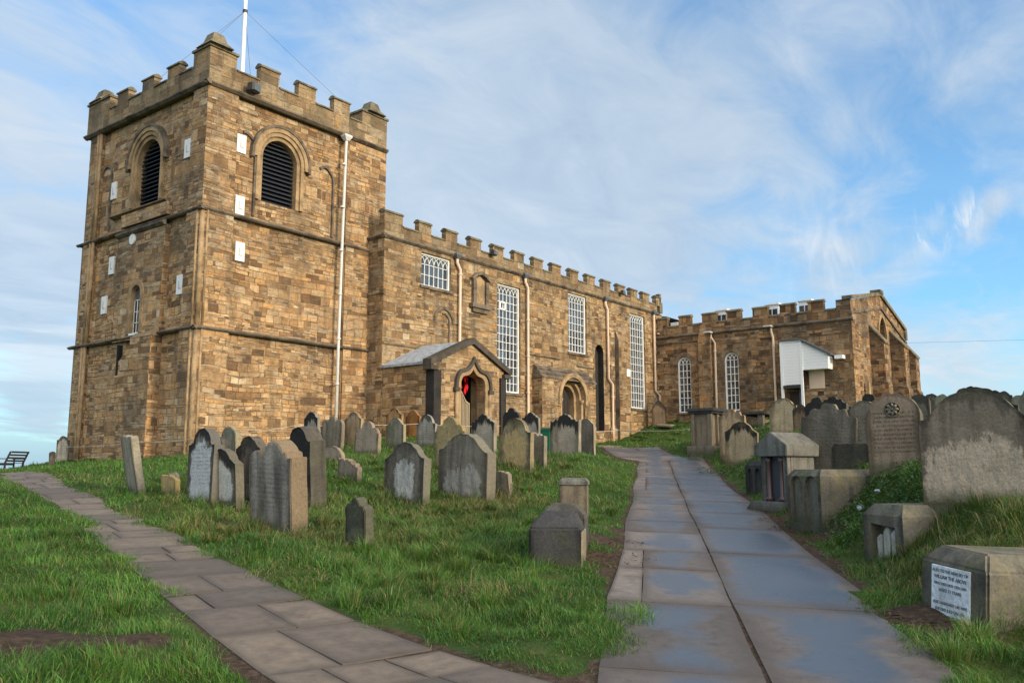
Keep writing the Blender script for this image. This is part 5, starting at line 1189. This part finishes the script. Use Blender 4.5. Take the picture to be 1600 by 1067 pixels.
for (x, y, w_, h_, yaw, roll, pitch, shape, th, mat, lab) in STONES:
    o = obj('headstone', stone_mesh(shape, w_, h_, th), GM[mat]); o.location = (x, y, gz(x, y)+.02)
    o.rotation_euler = (R_(-pitch), R_(-roll), R_(yaw-90)); o.rotation_mode = 'XYZ'
    tag(o, lab, 'headstone', 'headstones in the churchyard')
    if mat == 'brownrose':
        bm = bmesh.new(); cz = h_-.235; tube(bm, [(.105*math.cos(i/24*2*math.pi), -th/2+.004, cz+.105*math.sin(i/24*2*math.pi)) for i in range(25)], .013, 6, False)
        for i in range(8):
            a = i/8*2*math.pi; tube(bm, [(.028*math.cos(a), -th/2+.0, cz+.028*math.sin(a)), (.06*math.cos(a), -th/2-.012, cz+.06*math.sin(a)), (.088*math.cos(a), -th/2+.0, cz+.088*math.sin(a))], [.012, .024, .012], 8)
        tube(bm, [(0, -th/2+.01, cz), (0, -th/2-.025, cz)], .022, 10); obj('rosette', bm, GM['darkgrey'], o, True)
        bm = bmesh.new(); bmesh.ops.create_circle(bm, cap_ends=True, segments=24, radius=.10, matrix=Matrix.Translation((0, -th/2+.0115, cz))@Matrix.Rotation(R_(90), 4, 'X')); obj('rosette_ground', bm, GM['black'], o)

# ------------------------------------------------------------------ tombs beside the wet path
TM_ = {'tomb_rear': grave('worn_tomb_stone', (.075, .075, .072), band=.3, green=.3), 'tomb': grave('tomb_stone', (.125, .122, .105), lich=.30, lichc=(.19, .155, .07), green=.65, letter=0, band=.35), 'tomb_dark': grave('dark_tomb_stone', (.048, .051, .056), band=.5, green=.2), 'tomb_blue': grave('blue_grey_tomb_stone', (.145, .15, .145), green=.3, band=.2),
       'pier': grave('brown_pier_stone', (.16, .138, .11), green=.2, band=.2)}
M['marble'] = dressed('white_marble', (.60, .62, .63), dark=(.33, .33, .30), darkamt=.35, scale=7, bump=.004)
M['ink'] = plain('worn_lettering', (.16, .165, .17), .7, nscale=30, namt=.5)
M['granite'] = plain('pink_granite', (.085, .045, .042), .35, spec=.5, nscale=60, namt=.45)
M['slate_panel'] = plain('blue_slate_panel', (.045, .05, .06), .7)
def coped(bm, w, L, h, ch=.10, tz=.11, x0=0.0, y0=0.0, back=True):
    """body block with a bevelled cope; front face at y0 looking to -y, left edge at x0"""
    lv = [[(x0, y0, -.25), (x0+w, y0, -.25), (x0+w, y0+L, -.25), (x0, y0+L, -.25)], [(x0, y0, h-tz), (x0+w, y0, h-tz), (x0+w, y0+L, h-tz), (x0, y0+L, h-tz)],
          [(x0+ch, y0+ch*.8, h), (x0+w-ch, y0+ch*.8, h), (x0+w-ch, y0+L-ch*.8, h), (x0+ch, y0+L-ch*.8, h)]]
    V = [[bm.verts.new(p) for p in r] for r in lv]
    for A_, B_ in zip(V, V[1:]):
        for i in range(4): bm.faces.new((A_[i], A_[(i+1) % 4], B_[(i+1) % 4], B_[i]))
    bm.faces.new(V[0][::-1]); bm.faces.new(V[2])
def soften(bm, off=.018, seg=2, amp=.006):
    bmesh.ops.recalc_face_normals(bm, faces=bm.faces)
    bmesh.ops.bevel(bm, geom=[e for e in bm.edges if len(e.link_faces) == 2 and e.calc_face_angle(0) > .35], offset=off, segments=seg, affect='EDGES', clamp_overlap=True)
    for v_ in bm.verts:
        c = v_.co; c.x += amp*math.sin(c.z*19+c.y*13); c.y += amp*math.sin(c.x*17+c.z*11); c.z += amp*math.sin(c.x*15+c.y*9) if c.z > .05 else 0
    return bm
PATHROT = R_(208.9)
t_ = thing('tomb', 'coped stone tomb nearest the camera right of the path, white inscribed plaque on its end', 'tomb', (8.29, 1.96, gz(7.9, 1.6)-.03), R_(230), 'coped tombs beside the path')
t_.rotation_euler[0] = R_(-3); t_.rotation_euler[1] = R_(3)
bm = bmesh.new(); coped(bm, .78, 1.5, .66, .12, .13); obj('tomb_body', soften(bm), TM_['tomb'], t_)
bm = bmesh.new(); box(bm, .15, .60, -.014, .02, .06, .50, .004); pl = obj('plaque', bm, M['marble'], t_)
for i, (txt, sz) in enumerate((('ALSO TO THE MEMORY OF', .0335), ('WILLIAM THE ABOVE', .039), ('WHO DIED NOV 12TH 1846', .030), ('AGED 71 YEARS', .036), ('', .02), ('ALSO MARGARET HIS WIFE', .032), ('SHE DIED JULY 6TH 1851', .031), ('AGED 76 YEARS', .036))):
    if not txt: continue
    cu = bpy.data.curves.new('lettering', 'FONT'); cu.body = txt; cu.size = sz*1.02; cu.align_x = 'CENTER'; cu.extrude = .0012; cu.offset = .0012
    to = bpy.data.objects.new('lettering', cu); COL.objects.link(to); bpy.context.view_layer.update()
    me = bpy.data.meshes.new_from_object(to.evaluated_get(bpy.context.evaluated_depsgraph_get())); COL.objects.unlink(to); bpy.data.objects.remove(to)
    me.materials.clear(); me.materials.append(M['ink']); lo = bpy.data.objects.new('lettering', me); COL.objects.link(lo); lo.parent = pl
    lo.location = (.375, -.0155, .448-i*.052); lo.rotation_euler = (R_(90), 0, 0)
t_ = thing('tomb', 'coped stone tomb with a broken recess holding white-stained slabs in its end', 'tomb', (10.35, 2.99, gz(10.1, 2.7)-.02), R_(230), 'coped tombs beside the path')
bm = bmesh.new(); W2, L2, H2 = .70, 1.35, .68
wall(bm, [(0, -.2), (W2, -.2), (W2, H2-.12), (0, H2-.12)], [[(.14, -.1), (.56, -.1), (.56, .44), (.14, .47)]], 'Y', 0, .14)
for q in ([(0,0,-.2),(0,L2,-.2),(0,L2,H2-.12),(0,0,H2-.12)], [(W2,0,-.2),(W2,L2,-.2),(W2,L2,H2-.12),(W2,0,H2-.12)], [(0,L2,-.2),(W2,L2,-.2),(W2,L2,H2-.12),(0,L2,H2-.12)],
          [(0,0,H2-.12),(W2,0,H2-.12),(W2-.1,.09,H2),(.1,.09,H2)], [(W2,0,H2-.12),(W2,L2,H2-.12),(W2-.1,L2-.1,H2),(W2-.1,.09,H2)], [(0,L2,H2-.12),(0,0,H2-.12),(.1,.09,H2),(.1,L2-.1,H2)], [(.1,.09,H2),(W2-.1,.09,H2),(W2-.1,L2-.1,H2),(.1,L2-.1,H2)], [(.1,.14,-.2),(.6,.14,-.2),(.6,.14,.5),(.1,.14,.5)]):
    bm.faces.new([bm.verts.new(p) for p in q])
obj('tomb_body', bm, TM_['tomb'], t_)
for x0, x1, zt in ((.15, .25, .36), (.262, .40, .44), (.405, .54, .42)):
    bm = bmesh.new(); prism(bm, [(x0, -.1), (x1, -.1), (x1, zt-.02), ((x0+x1)/2, zt), (x0, zt-.05)], 'Y', .06, .12); obj('stained_slab', soften(bm, .008), grave('white_stained_stone', (.40, .40, .39), lich=.4, lichc=(.22, .20, .06), green=.1) if 'white_stained_stone' not in bpy.data.materials else bpy.data.materials['white_stained_stone'], t_)
def arched_tomb(loc, label, mat, w, L, h, arches):
    t_ = thing('tomb', label, 'tomb', loc, R_(230), 'coped tombs beside the path')
    bm = bmesh.new(); hs = [opening(arc_pointed((a+b)/2, z, (b-a)/2, 1.15, 7), .02) for a, b, z in arches]
    wall(bm, [(0, -.25), (w, -.25), (w, h-.10), (0, h-.10)], hs, 'Y', 0, .055)
    a0 = arches[0][0]-.03; a1 = arches[-1][1]+.03
    for q in ([(a0,.055,0),(a1,.055,0),(a1,.055,h-.08),(a0,.055,h-.08)], [(0,0,-.25),(0,L,-.25),(0,L,h-.1),(0,0,h-.1)], [(w,0,-.25),(w,L,-.25),(w,L,h-.1),(w,0,h-.1)], [(0,L,-.25),(w,L,-.25),(w,L,h-.1),(0,L,h-.1)],
              [(0,0,h-.1),(w,0,h-.1),(w-.09,.08,h),(.09,.08,h)], [(w,0,h-.1),(w,L,h-.1),(w-.09,L-.08,h),(w-.09,.08,h)], [(0,L,h-.1),(0,0,h-.1),(.09,.08,h),(.09,L-.08,h)], [(w,L,h-.1),(0,L,h-.1),(.09,L-.08,h),(w-.09,L-.08,h)], [(.09,.08,h),(w-.09,.08,h),(w-.09,L-.08,h),(.09,L-.08,h)]):
        bm.faces.new([bm.verts.new(p) for p in q])
    bmesh.ops.remove_doubles(bm, verts=bm.verts, dist=.0005); obj('tomb_body', bm, mat, t_); return t_
arched_tomb((13.42, 4.98, gz(13.3, 4.4)-.02), 'mossy coped tomb with two carved arched panels on its end', TM_['tomb'], .92, 1.15, .83, ((.08, .43, .55), (.49, .84, .55)))
arched_tomb((18.85, 7.95, gz(18.7, 7.5)-.02), 'dark weathered double-panelled tomb just beyond the gabled monument', TM_['tomb_dark'], .78, 1.2, .74, ((.06, .33, .42), (.42, .70, .42)))
# square gabled monument with pink colonnettes
t_ = thing('monument', 'square grey monument with gabled cap and pink granite colonnettes', 'monument', (15.79, 6.35, gz(15.7, 6.0)), R_(245))
bm = bmesh.new(); prism(bm, [(-.30, -.1), (.82, -.1), (.82, .20), (-.16, .20), (-.30, .06)], 'Y', -.12, .80); obj('plinth', soften(bm, .012), TM_['tomb_blue'], t_)
bm = bmesh.new(); box(bm, 0, .66, .10, .68, .20, 1.02); box(bm, .0, .10, 0, .099, .20, 1.02); box(bm, .56, .66, 0, .099, .20, 1.02); obj('shaft', soften(bm, .008, 1, .002), TM_['tomb_blue'], t_)
bm = bmesh.new(); box(bm, .12, .54, .085, .098, .24, .98); obj('inscription_panel', bm, M['slate_panel'], t_)
for x in (.17, .49):
    bm = bmesh.new(); tube(bm, [(x, .035, .21), (x, .035, .26), (x, .035, .29), (x, .035, .88), (x, .035, .90), (x, .035, 1.0)], [.075, .07, .045, .042, .05, .075], 12); obj('colonnette', bm, M['granite'], t_, True)
bm = bmesh.new(); prism(bm, [(-.08, 1.02), (.74, 1.02), (.74, 1.22), (.33, 1.47), (-.08, 1.22)], 'Y', -.08, .74); obj('gabled_cap', soften(bm, .012), TM_['tomb_blue'], t_)
# blocks left of the path
t_ = thing('tomb', 'heavy coped stone block left of the path, black end and lichen-streaked side', 'tomb', (7.66, 5.72, gz(7.9, 5.5)-.02), R_(-61.1), 'coped tombs beside the path')
bm = bmesh.new(); coped(bm, .56, .72, .60, .10, .16)
for v_ in bm.verts:
    if v_.co.z > .55 and v_.co.y < .3: v_.co.y = .26
obj('tomb_body', soften(bm, .02, 2, .008), TM_['tomb_dark'], t_)
bm = bmesh.new(); coped(bm, .54, .75, .66, .13, .14, .01, .732); obj('rear_block', soften(bm, .02, 2, .008), TM_['tomb_rear'], t_)
bm = bmesh.new(); box(bm, .561, .576, .04, .68, -.1, .40, .006); obj('lichened_facing', soften(bm, .004, 1, .004), grave('lichened_facing_stone', (.20, .18, .14), lich=.45, lichc=(.36, .33, .22), pale=.0), t_)
t_ = thing('pier', 'square brown stone pier with a blue-grey flat cap, behind the black-ended stone tomb', 'pier', (11.0, 7.62, gz(11.1, 7.4)-.02), R_(-61.1))
bm = bmesh.new(); box(bm, 0, .42, 0, .42, -.25, .62); obj('shaft', soften(bm, .012, 1, .004), TM_['pier'], t_)
bm = bmesh.new(); coped(bm, .45, .45, .73, .05, .05, -.015, -.015)
for v_ in bm.verts:
    if v_.co.z < 0: v_.co.z = .622
obj('cap', soften(bm, .008, 1, .003), TM_['tomb_blue'], t_)
# chest tomb and table tomb
cx_, cy_ = 29.72, 13.78; z_ = gz(cx_+.4, cy_+.1)-.05
t_ = thing('chest_tomb', 'tall panelled chest tomb with moulded lid at the bend of the path', 'tomb', (cx_, cy_, z_))
for nm, dims, mt in (('base_step', (-.12, 1.75, -.12, .95, -.4, .30), 'tomb'), ('tomb_body', (.1, 1.55, .1, .72, .30, 1.5), 'pier')):
    bm = bmesh.new(); box(bm, *dims); obj(nm, soften(bm, .015, 1, .003), TM_[mt], t_)
for (x, y) in ((.0, .0), (.0, .67), (1.48, .0), (1.48, .67), (.55, .0), (1.0, .0)):
    bm = bmesh.new(); box(bm, x, x+.16, y, y+.16, .305, 1.5, .01); obj('pilaster', bm, TM_['pier'], t_)
bm = bmesh.new(); box(bm, -.06, 1.72, -.06, .9, 1.50, 1.57, .01); box(bm, -.14, 1.80, -.14, .98, 1.575, 1.70, .02); obj('lid', bm, TM_['tomb_dark'], t_)
t_ = thing('table_tomb', 'low table tomb with flat slab on short supports, below the transept wall', 'tomb', (31.2, 12.4, gz(31.2, 12.7)+.02), 0)
bm = bmesh.new(); box(bm, -.1, 1.9, -.1, 1.0, .46, .57, .015); obj('slab', bm, TM_['tomb_dark'], t_)
for (x, y) in ((0, 0), (0, .7), (1.6, 0), (1.6, .7)):
    bm = bmesh.new(); box(bm, x, x+.2, y, y+.2, -.3, .455); obj('support', bm, TM_['pier'], t_)
bm = bmesh.new(); box(bm, .25, 1.55, .1, .8, -.3, .3); obj('base', bm, GM['lighttan'], t_)
o = obj('ledger_slab', (lambda b_: (box(b_, 0, .75, 0, .32, .0, .05, .01), box(b_, .05, .7, .05, .27, -.9, -.002), b_)[2])(bmesh.new()), GM['pale']); o.location = (28.6, 4.15, gz(28.6, 4.15)+.62)
tag(o, 'pale flat raised slab on the skyline behind the huge headstone', 'tomb slab')
o = obj('kerb_step', (lambda b_: (box(b_, 0, 4.2, 0, .55, -.3, .22, .02), box(b_, 3.0, 4.6, -.6, -.005, -.3, .14, .02), b_)[2])(bmesh.new()), TM_['pier']); o.location = (38.4, 24.6, gz(39, 24.6)); tag(o, 'low pale stone step along the foot of the nave wall', 'step')
o = obj('grave_slab', (lambda b_: (box(b_, 0, 1.9, 0, .8, 0, .16, .03), b_)[1])(bmesh.new()), GM['pale']); o.location = (46.6, 24.3, gz(47, 24.6)+.06); o.rotation_euler = (R_(4), R_(-3), R_(8)); tag(o, 'flat pale slab on the grassy mound before the pointed dark headstone', 'grave slab')

# ------------------------------------------------------------------ bench, bin, rope, stones, cable
bx_, by_ = 14.55, 35.05
t_ = thing('bench', 'dark slatted wooden bench with sloping back at the far left', 'bench', (bx_, by_, gz(bx_, by_)-.06), R_(40)); t_.scale = (.8, .8, .8)
def plank(nm, x0, x1, y0, y1, z0, z1, rx=0):
    bm = bmesh.new(); box(bm, x0, x1, y0, y1, z0, z1, .006); o = obj(nm, bm, M['darkwood'], t_); return o
for i in range(4): plank('seat_slat', -.85, .85, .02+i*.12, .11+i*.12, .42, .45)
for x in (-.82, .78):
    plank('front_leg', x, x+.06, .42, .48, -.1, .62); plank('armrest', x-.01, x+.07, -.02, .52, .62, .66)
    bm = bmesh.new(); prism(bm, [(.0, -.1), (.07, -.1), (.06, .45), (-.17, .98), (-.24, .98), (-.02, .45)], 'X', x, x+.06); obj('rear_leg', bm, M['darkwood'], t_)
for k in range(4): y = -.03-.22*(.12+k*.28); z = .50+k*.135; plank('back_rail', -.76, .78, y-.015, y+.015, z, z+.085)
plank('seat_rail', -.78, .78, .44, .47, .34, .415)
bx_, by_ = 23.75, 17.05
t_ = thing('wheelie_bin', 'green wheeled bin behind the headstones before the round-arched door', 'bin', (bx_, by_, gz(bx_, by_)-.02), R_(-70))
bm = bmesh.new()
f = [bm.verts.new(p) for p in ((-.22,-.24,.06),(.22,-.24,.06),(.22,.22,.06),(-.22,.22,.06))]; g = [bm.verts.new(p) for p in ((-.28,-.34,.92),(.28,-.34,.92),(.28,.30,.92),(-.28,.30,.92))]
bm.faces.new(f[::-1]); bm.faces.new(g)
for i in range(4): bm.faces.new((f[i], f[(i+1)%4], g[(i+1)%4], g[i]))
box(bm, -.30, .30, -.36, .31, .88, .92); obj('bin_body', bm, M['green_plastic'], t_)
bm = bmesh.new(); prism(bm, [(-.38, .925), (.36, .925), (.36, .96), (.1, 1.0), (-.38, .965)], 'X', -.30, .30); obj('lid', bm, M['green_plastic'], t_)
for x in (-.29, .25):
    bm = bmesh.new(); tube(bm, [(x, .26, .1), (x+.04, .26, .1)], .1, 14); obj('wheel', bm, M['metal_dark'], t_)
bm = bmesh.new(); box(bm, -.1, .06, -.335, -.30, .66, .76); o = obj('sticker', bm, M['panel'], t_); o.rotation_euler = (R_(6.5), 0, 0); o.location = (0, -.075, .04)
def sag(pts, s, n=7):
    L = []
    for p, q in zip(pts, pts[1:]):
        for i in range(n): k = i/n; L.append((p[0]+(q[0]-p[0])*k, p[1]+(q[1]-p[1])*k, p[2]+(q[2]-p[2])*k-s*4*k*(1-k)))
    return L+[pts[-1]]
bm = bmesh.new(); tube(bm, sag([(16.4, 35.25, 2.42), (15.5, 28.0, 2.45), (15.4, 24.6, 2.50), (17.7, 22.3, 2.95), (19.9, 22.5, 3.08), (22.3, 21.6, 3.14), (26.2, 20.9, 3.2)], .05), .008, 6); o = obj('rope', bm, M['rope']); tag(o, 'pale rope strung between headstones along the foot of the tower', 'rope')
bm = bmesh.new(); tube(bm, sag([(29.8, 19.9, 3.15), (34.5, 20.6, 3.30), (32.4, 16.0, 3.15), (30.2, 14.9, 3.0)], .07), .012, 6); o = obj('rope', bm, M['rope']); tag(o, 'pale sagging rope before the grassy mound left of the chest tomb', 'rope')
bm = bmesh.new(); tube(bm, sag([(60.6, 14.2, 9.75), (66, -30, 8.9)], .35, 14), .007, 5); o = obj('cable', bm, M['wire']); tag(o, 'thin overhead cable running off the gable end to the right', 'cable')
for (x, y, s, lab) in ((12.5, 3.62, .06, 'small white stone in the weeds left of the rosette headstone'), (12.62, 3.42, .05, 'small white stone at the foot of the rosette headstone')):
    bm = bmesh.new(); bmesh.ops.create_icosphere(bm, subdivisions=2, radius=s)
    for v_ in bm.verts: v_.co.z *= .75; v_.co *= 1+.12*math.sin(v_.co.x*70+v_.co.y*50)
    o = obj('white_stone', bm, M['marble'], None, True); o.location = (x, y, gz(x, y)+.09); tag(o, lab, 'stone', 'white stones in the weeds')

# ------------------------------------------------------------------ grass: every blade real, thinner with distance
TUSS = [(8.4, 8.4, .8, 34, .45), (10.2, 9.3, 1.3, 46, .35), (7.0, 10.2, .5, 16, .7), (12.2, 9.6, .9, 24, .6), (6.5, 6.4, .9, 26, .08), (7.6, 6.6, .9, 22, .12), (5.9, 4.9, .6, 14, .2), (9.3, 1.3, .7, 26, .45), (10.6, 2.6, .5, 14, .3), (7.2, .9, .4, 12, .3), (11.5, 8.0, 1.2, 26, .15), (16, 12.6, 2.0, 30, .4), (3.2, 8.2, 1.2, 26, .05), (13.5, 13.5, 2.5, 34, .35), (46, 24.6, 1.5, 40, .2)]
def grass_sheet(name, n, dmin, dmax, hmul=1.0):
    # distance drawn so that density falls off like D^-1.75
    e = .25; u = rng.random(n); D = (dmin**e+u*(dmax**e-dmin**e))**(1/e)
    az = HEADING+np.radians(rng.uniform(-43, 41, n)); x = D*np.cos(az); y = D*np.sin(az)
    pd = path_dist(x, y); dirt = dirt_amt(x, y)
    keep = (pd > rng.normal(-.03, .05, n)) & (rng.random(n) > dirt*1.15)
    church = ((x > 16.5) & (x < 26) & (y > 27.0)) | ((x > 24.8) & (y > 26.1)) | ((x > 24.9) & (x < 29.6) & (y > 23.2)) | ((x > 48.7) & (y > 13.2))
    keep &= ~church
    lush0 = vnoise(x, y, .9, 8)*.6+vnoise(x, y, 2.6, 9)*.4
    keep &= rng.random(n) < .55+.75*lush0
    x, y, D, pd = x[keep], y[keep], D[keep], pd[keep]
    js = rng.uniform(-1.5, 15, 9000); jt = rng.normal(0, .016, 9000)+.010*np.sin(js*1.3)+.008*np.sin(js*3.1+1); jx, jy = JX+js*DX-jt*DY, JY+js*DY+jt*DX
    jk = vnoise(jx, jy, 1.6, 71) > .38; jx, jy = jx[jk], jy[jk]                   # moss and short grass in the middle joint of the wet path
    x, y, D, pd = np.concatenate([x, jx]), np.concatenate([y, jy]), np.concatenate([D, np.hypot(jx, jy)]), np.concatenate([pd, np.full(len(jx), -.5)]); n = len(x)
    # drooping tussocks in the rough between the stones and on the bank
    tc = [(rng.normal(a, sx), rng.normal(b2, sx), k) for a, b2, sx, m_, k in TUSS for _ in range(int(m_*.6))]
    tx_, ty_, tf, tk = [], [], [], []
    for a, b2, k in tc:
        if path_dist(np.array([a]), np.array([b2]))[0] < .12: continue
        m_ = int(rng.integers(90, 190)); th = rng.uniform(0, 6.28, m_); rr = .11*rng.random(m_)**.7
        tx_.append(a+rr*np.cos(th)); ty_.append(b2+rr*np.sin(th)); tf.append(th+rng.normal(0, .35, m_)); tk.append(np.full(m_, k))
    tx_, ty_, tf, tk = map(np.concatenate, (tx_, ty_, tf, tk)); nt = len(tx_); is_t = np.concatenate([np.zeros(n, bool), np.ones(nt, bool)]); tf = np.concatenate([np.zeros(n), tf]); tk = np.concatenate([np.zeros(n), tk])
    x, y, D, pd = np.concatenate([x, tx_]), np.concatenate([y, ty_]), np.concatenate([D, np.hypot(tx_, ty_)]), np.concatenate([pd, np.full(nt, 1.0)]); n = len(x)
    z = G(x, y)+np.clip(pd/.5, 0, 1)*((vnoise(x, y, .9, 1)-.5)*.15+(vnoise(x, y, 2.7, 2)-.5)*.10)*1.0+np.clip(pd/.5, 0, 1)*.035-.02
    lush = vnoise(x, y, .8, 21)*.5+vnoise(x, y, 2.4, 22)*.5
    tuss = np.clip((vnoise(x, y, 3.4, 23)-.48)*3.2, 0, 1)
    # places where long dry bents stand, seen in the photo around the stones
    dry = np.zeros(n)
    for a, b2, r, k in ((7.6, 8.7, 1.0, .8), (9.2, 11.0, 1.1, .75), (11.2, 10.2, 1.2, .8), (12.7, 10.2, 1.1, .9), (7.3, 10.6, .8, .85), (8.6, 9.0, .9, .5), (9.4, 1.7, .9, .75), (10.3, 2.6, .8, .4), (15.5, 12.2, 1.4, .5), (17.0, 13.5, 2.0, .55), (9.0, 14.2, .8, .5), (6.2, 5.2, .35, .8), (8.6, 1.0, .8, .4), (14.6, 17.5, 2.5, .35)):
        dry = np.maximum(dry, k*np.clip(1.4-np.hypot(x-a, y-b2)/r, 0, 1))
    dry = np.clip(dry*(.35+vnoise(x, y, 2.2, 31))+np.clip((vnoise(x, y, .55, 33)-.62)*1.6, 0, .3), 0, 1)
    clump = vnoise(x, y, 5.5, 61)
    L = (.030+.070*lush+.17*tuss*rng.random(n)+.07*dry+.11*clump*clump)*rng.uniform(.6, 1.3, n)*hmul
    L *= np.where(pd < -.3, .22, np.clip(.55+pd/.5, .55, 1.0))*np.where((rng.random(n) < .03) & (dry > .3), 2.4, 1.0)*np.where((x+ y < 13.2) & (x < 5.6), .85, 1.0)
    wid = (.0016+.0016*rng.random(n))*np.clip(D/6.0, 1, 20)**.85
    # blades lie over in drifts
    flow = vnoise(x, y, 1.9, 41)*6.28*1.8+rng.normal(0, 1.25, n); lean = np.clip(.45+.75*vnoise(x, y, 2.9, 42)+.4*dry+rng.normal(0, .28, n), .05, 1.5)
    near = np.full(n, 9.0)
    for q in STONES: near = np.minimum(near, np.hypot(x-q[0], y-q[1])/max(q[2], .4))
    L = L*.88*(1+.55*np.clip(1-(near-.35)/.5, 0, 1))          # uncut fringe round every stone
    L = np.where(is_t, rng.uniform(.12, .28, n), L); flow = np.where(is_t, tf, flow); lean = np.where(is_t, rng.uniform(.35, 1.15, n), lean); dry = np.where(is_t, tk, dry)
    fx, fy = np.cos(flow), np.sin(flow); turn = rng.uniform(0, 6.28, n); wx, wy = np.cos(turn)*wid, np.sin(turn)*wid
    v = np.empty((n, 5, 3), np.float32)
    m1, m2 = L*.52, L
    bx2, bz2 = m1*np.sin(lean*.45), m1*np.cos(lean*.45); tx, tz = bx2+(m2-m1)*np.sin(lean*1.6), bz2+(m2-m1)*np.cos(lean*1.6)
    v[:,0] = np.stack([x-wx, y-wy, z], -1); v[:,1] = np.stack([x+wx, y+wy, z], -1)
    v[:,2] = np.stack([x+fx*bx2+wx*.8, y+fy*bx2+wy*.8, z+bz2], -1); v[:,3] = np.stack([x+fx*bx2-wx*.8, y+fy*bx2-wy*.8, z+bz2], -1)
    v[:,4] = np.stack([x+fx*tx, y+fy*tx, z+tz], -1)
    # sward colours: deep green, fresh green, yellowing, straw
    hue = np.clip(.5*vnoise(x, y, .45, 51)+.5*rng.random(n), 0, 1)[:,None]
    col = np.array([.030, .102, .014])*(1-hue)+np.array([.090, .188, .028])*hue
    col = col*(.70+.6*rng.random((n, 1)))*(.62+.95*vnoise(x, y, 2.1, 55)*vnoise(x, y, 6.0, 56)**.5)[:,None]*1.2
    straw = np.array([.25, .195, .085])*(.6+.6*rng.random((n, 1))); isdry = (rng.random(n) < .05+.62*dry)[:,None]
    yel = np.array([.13, .145, .03]); isy = (rng.random(n) < .12+.25*dry)[:,None]
    col = np.where(isdry, straw, np.where(isy, yel, col))
    rgba = np.ones((n, 5, 4), np.float32); rgba[:,:,:3] = col[:,None,:]
    me = bpy.data.meshes.new(name); me.vertices.add(n*5); me.vertices.foreach_set('co', v.reshape(-1))
    base = (np.arange(n)*5)[:,None]; li = np.concatenate([base+np.array([0,1,2,3]), base+np.array([3,2,4])], 1).reshape(-1)
    me.loops.add(n*7); me.loops.foreach_set('vertex_index', li.astype(np.int32)); me.polygons.add(n*2)
    ls = ((np.arange(n)*7)[:,None]+np.array([0,4])).reshape(-1); me.polygons.foreach_set('loop_start', ls.astype(np.int32))
    me.update(calc_edges=True); a = me.attributes.new('blade', 'FLOAT_COLOR', 'POINT'); a.data.foreach_set('color', rgba.reshape(-1)); 
    o = bpy.data.objects.new(name, me); COL.objects.link(o); o['kind'] = 'stuff'; me.materials.append(GRASS); return o
GRASS, t, b = new_mat('grass_blade')
bc = t.node('ShaderNodeAttribute', attribute_name='blade').outputs['Color']
t.put(b.inputs['Base Color'], bc); b.inputs['Roughness'].default_value = .5; b.inputs['Specular IOR Level'].default_value = .35
tr = t.node('ShaderNodeBsdfTranslucent'); t.put(tr.inputs[0], t.mix(.5, bc, (.12, .2, .02))); mx = t.node('ShaderNodeMixShader'); mx.inputs[0].default_value = .28
t.link(b.outputs[0], mx.inputs[1]); t.link(tr.outputs[0], mx.inputs[2]); t.link(mx.outputs[0], t.n['Material Output'].inputs['Surface'])
go = grass_sheet('grass', 1100000, 3.4, 62)
go['label'] = 'long uneven churchyard grass between the paths and headstones'; go['category'] = 'grass'

# ------------------------------------------------------------------ leafy weeds on the bank and leaf litter along the path edge
def leaves(name, spots, cols, size, mat, flat, lift):
    X, Y, Cc = [], [], []
    for a, b2, r, n in spots:
        q = rng.random(n)**.6*r; th = rng.uniform(0, 6.28, n); X.append(a+q*np.cos(th)); Y.append(b2+q*np.sin(th))
    x = np.concatenate(X); y = np.concatenate(Y); n = len(x); z = G(x, y)+.03+rng.random(n)*lift
    sz = size*rng.uniform(.5, 1.3, n); th = rng.uniform(0, 6.28, n); el = rng.normal(0, flat, n)
    ux, uy, uz = np.cos(th)*np.cos(el), np.sin(th)*np.cos(el), np.sin(el); vx, vy = -np.sin(th), np.cos(th)
    v = np.empty((n, 4, 3), np.float32)
    for k, (p, q) in enumerate(((-1, 0), (0, -.55), (1, 0), (0, .55))):
        v[:,k] = np.stack([x+sz*(p*ux+q*vx), y+sz*(p*uy+q*vy), z+sz*(p*uz)+(.25*sz if k % 2 else 0)], -1)
    me = bpy.data.meshes.new(name); me.from_pydata(v.reshape(-1, 3).tolist(), [], (np.arange(n*4).reshape(n, 4)).tolist())
    col = np.ones((n, 4, 4), np.float32); pick = np.array(cols)[rng.integers(0, len(cols), n)]*(.7+.6*rng.random((n, 1))); col[:,:,:3] = pick[:,None,:]
    a = me.attributes.new('blade', 'FLOAT_COLOR', 'POINT'); a.data.foreach_set('color', col.reshape(-1)); me.materials.append(mat)
    o = bpy.data.objects.new(name, me); COL.objects.link(o); o['kind'] = 'stuff'; return o
o = leaves('weeds', [(12.2, 3.2, .8, 1500), (11.6, 3.0, .6, 900), (13.0, 3.6, .7, 900), (11.2, 2.6, .5, 500), (24.6, 10.6, 1.2, 900), (15.0, 4.6, .8, 700), (46.5, 24.6, 1.6, 900)], [(.03, .09, .02), (.05, .12, .025), (.035, .075, .02), (.08, .12, .03)], .030, GRASS, .5, .16)
o['label'] = 'leafy green weeds between the huge headstone and the arched tomb'; o['category'] = 'weeds'
o = leaves('leaf_litter', [(12.2, 4.05, .45, 170), (13.3, 4.75, .5, 190), (14.4, 5.4, .5, 170), (15.6, 6.0, .5, 150), (7.95, 1.75, .4, 220), (8.2, 2.2, .3, 60), (8.8, 5.35, .5, 90), (9.9, 6.1, .5, 90)], [(.10, .055, .025), (.07, .04, .02), (.15, .09, .04), (.05, .03, .018)], .024, GRASS, .25, .012)
o['label'] = 'dead brown leaves lying along the edges of the wet path'; o['category'] = 'leaf litter'
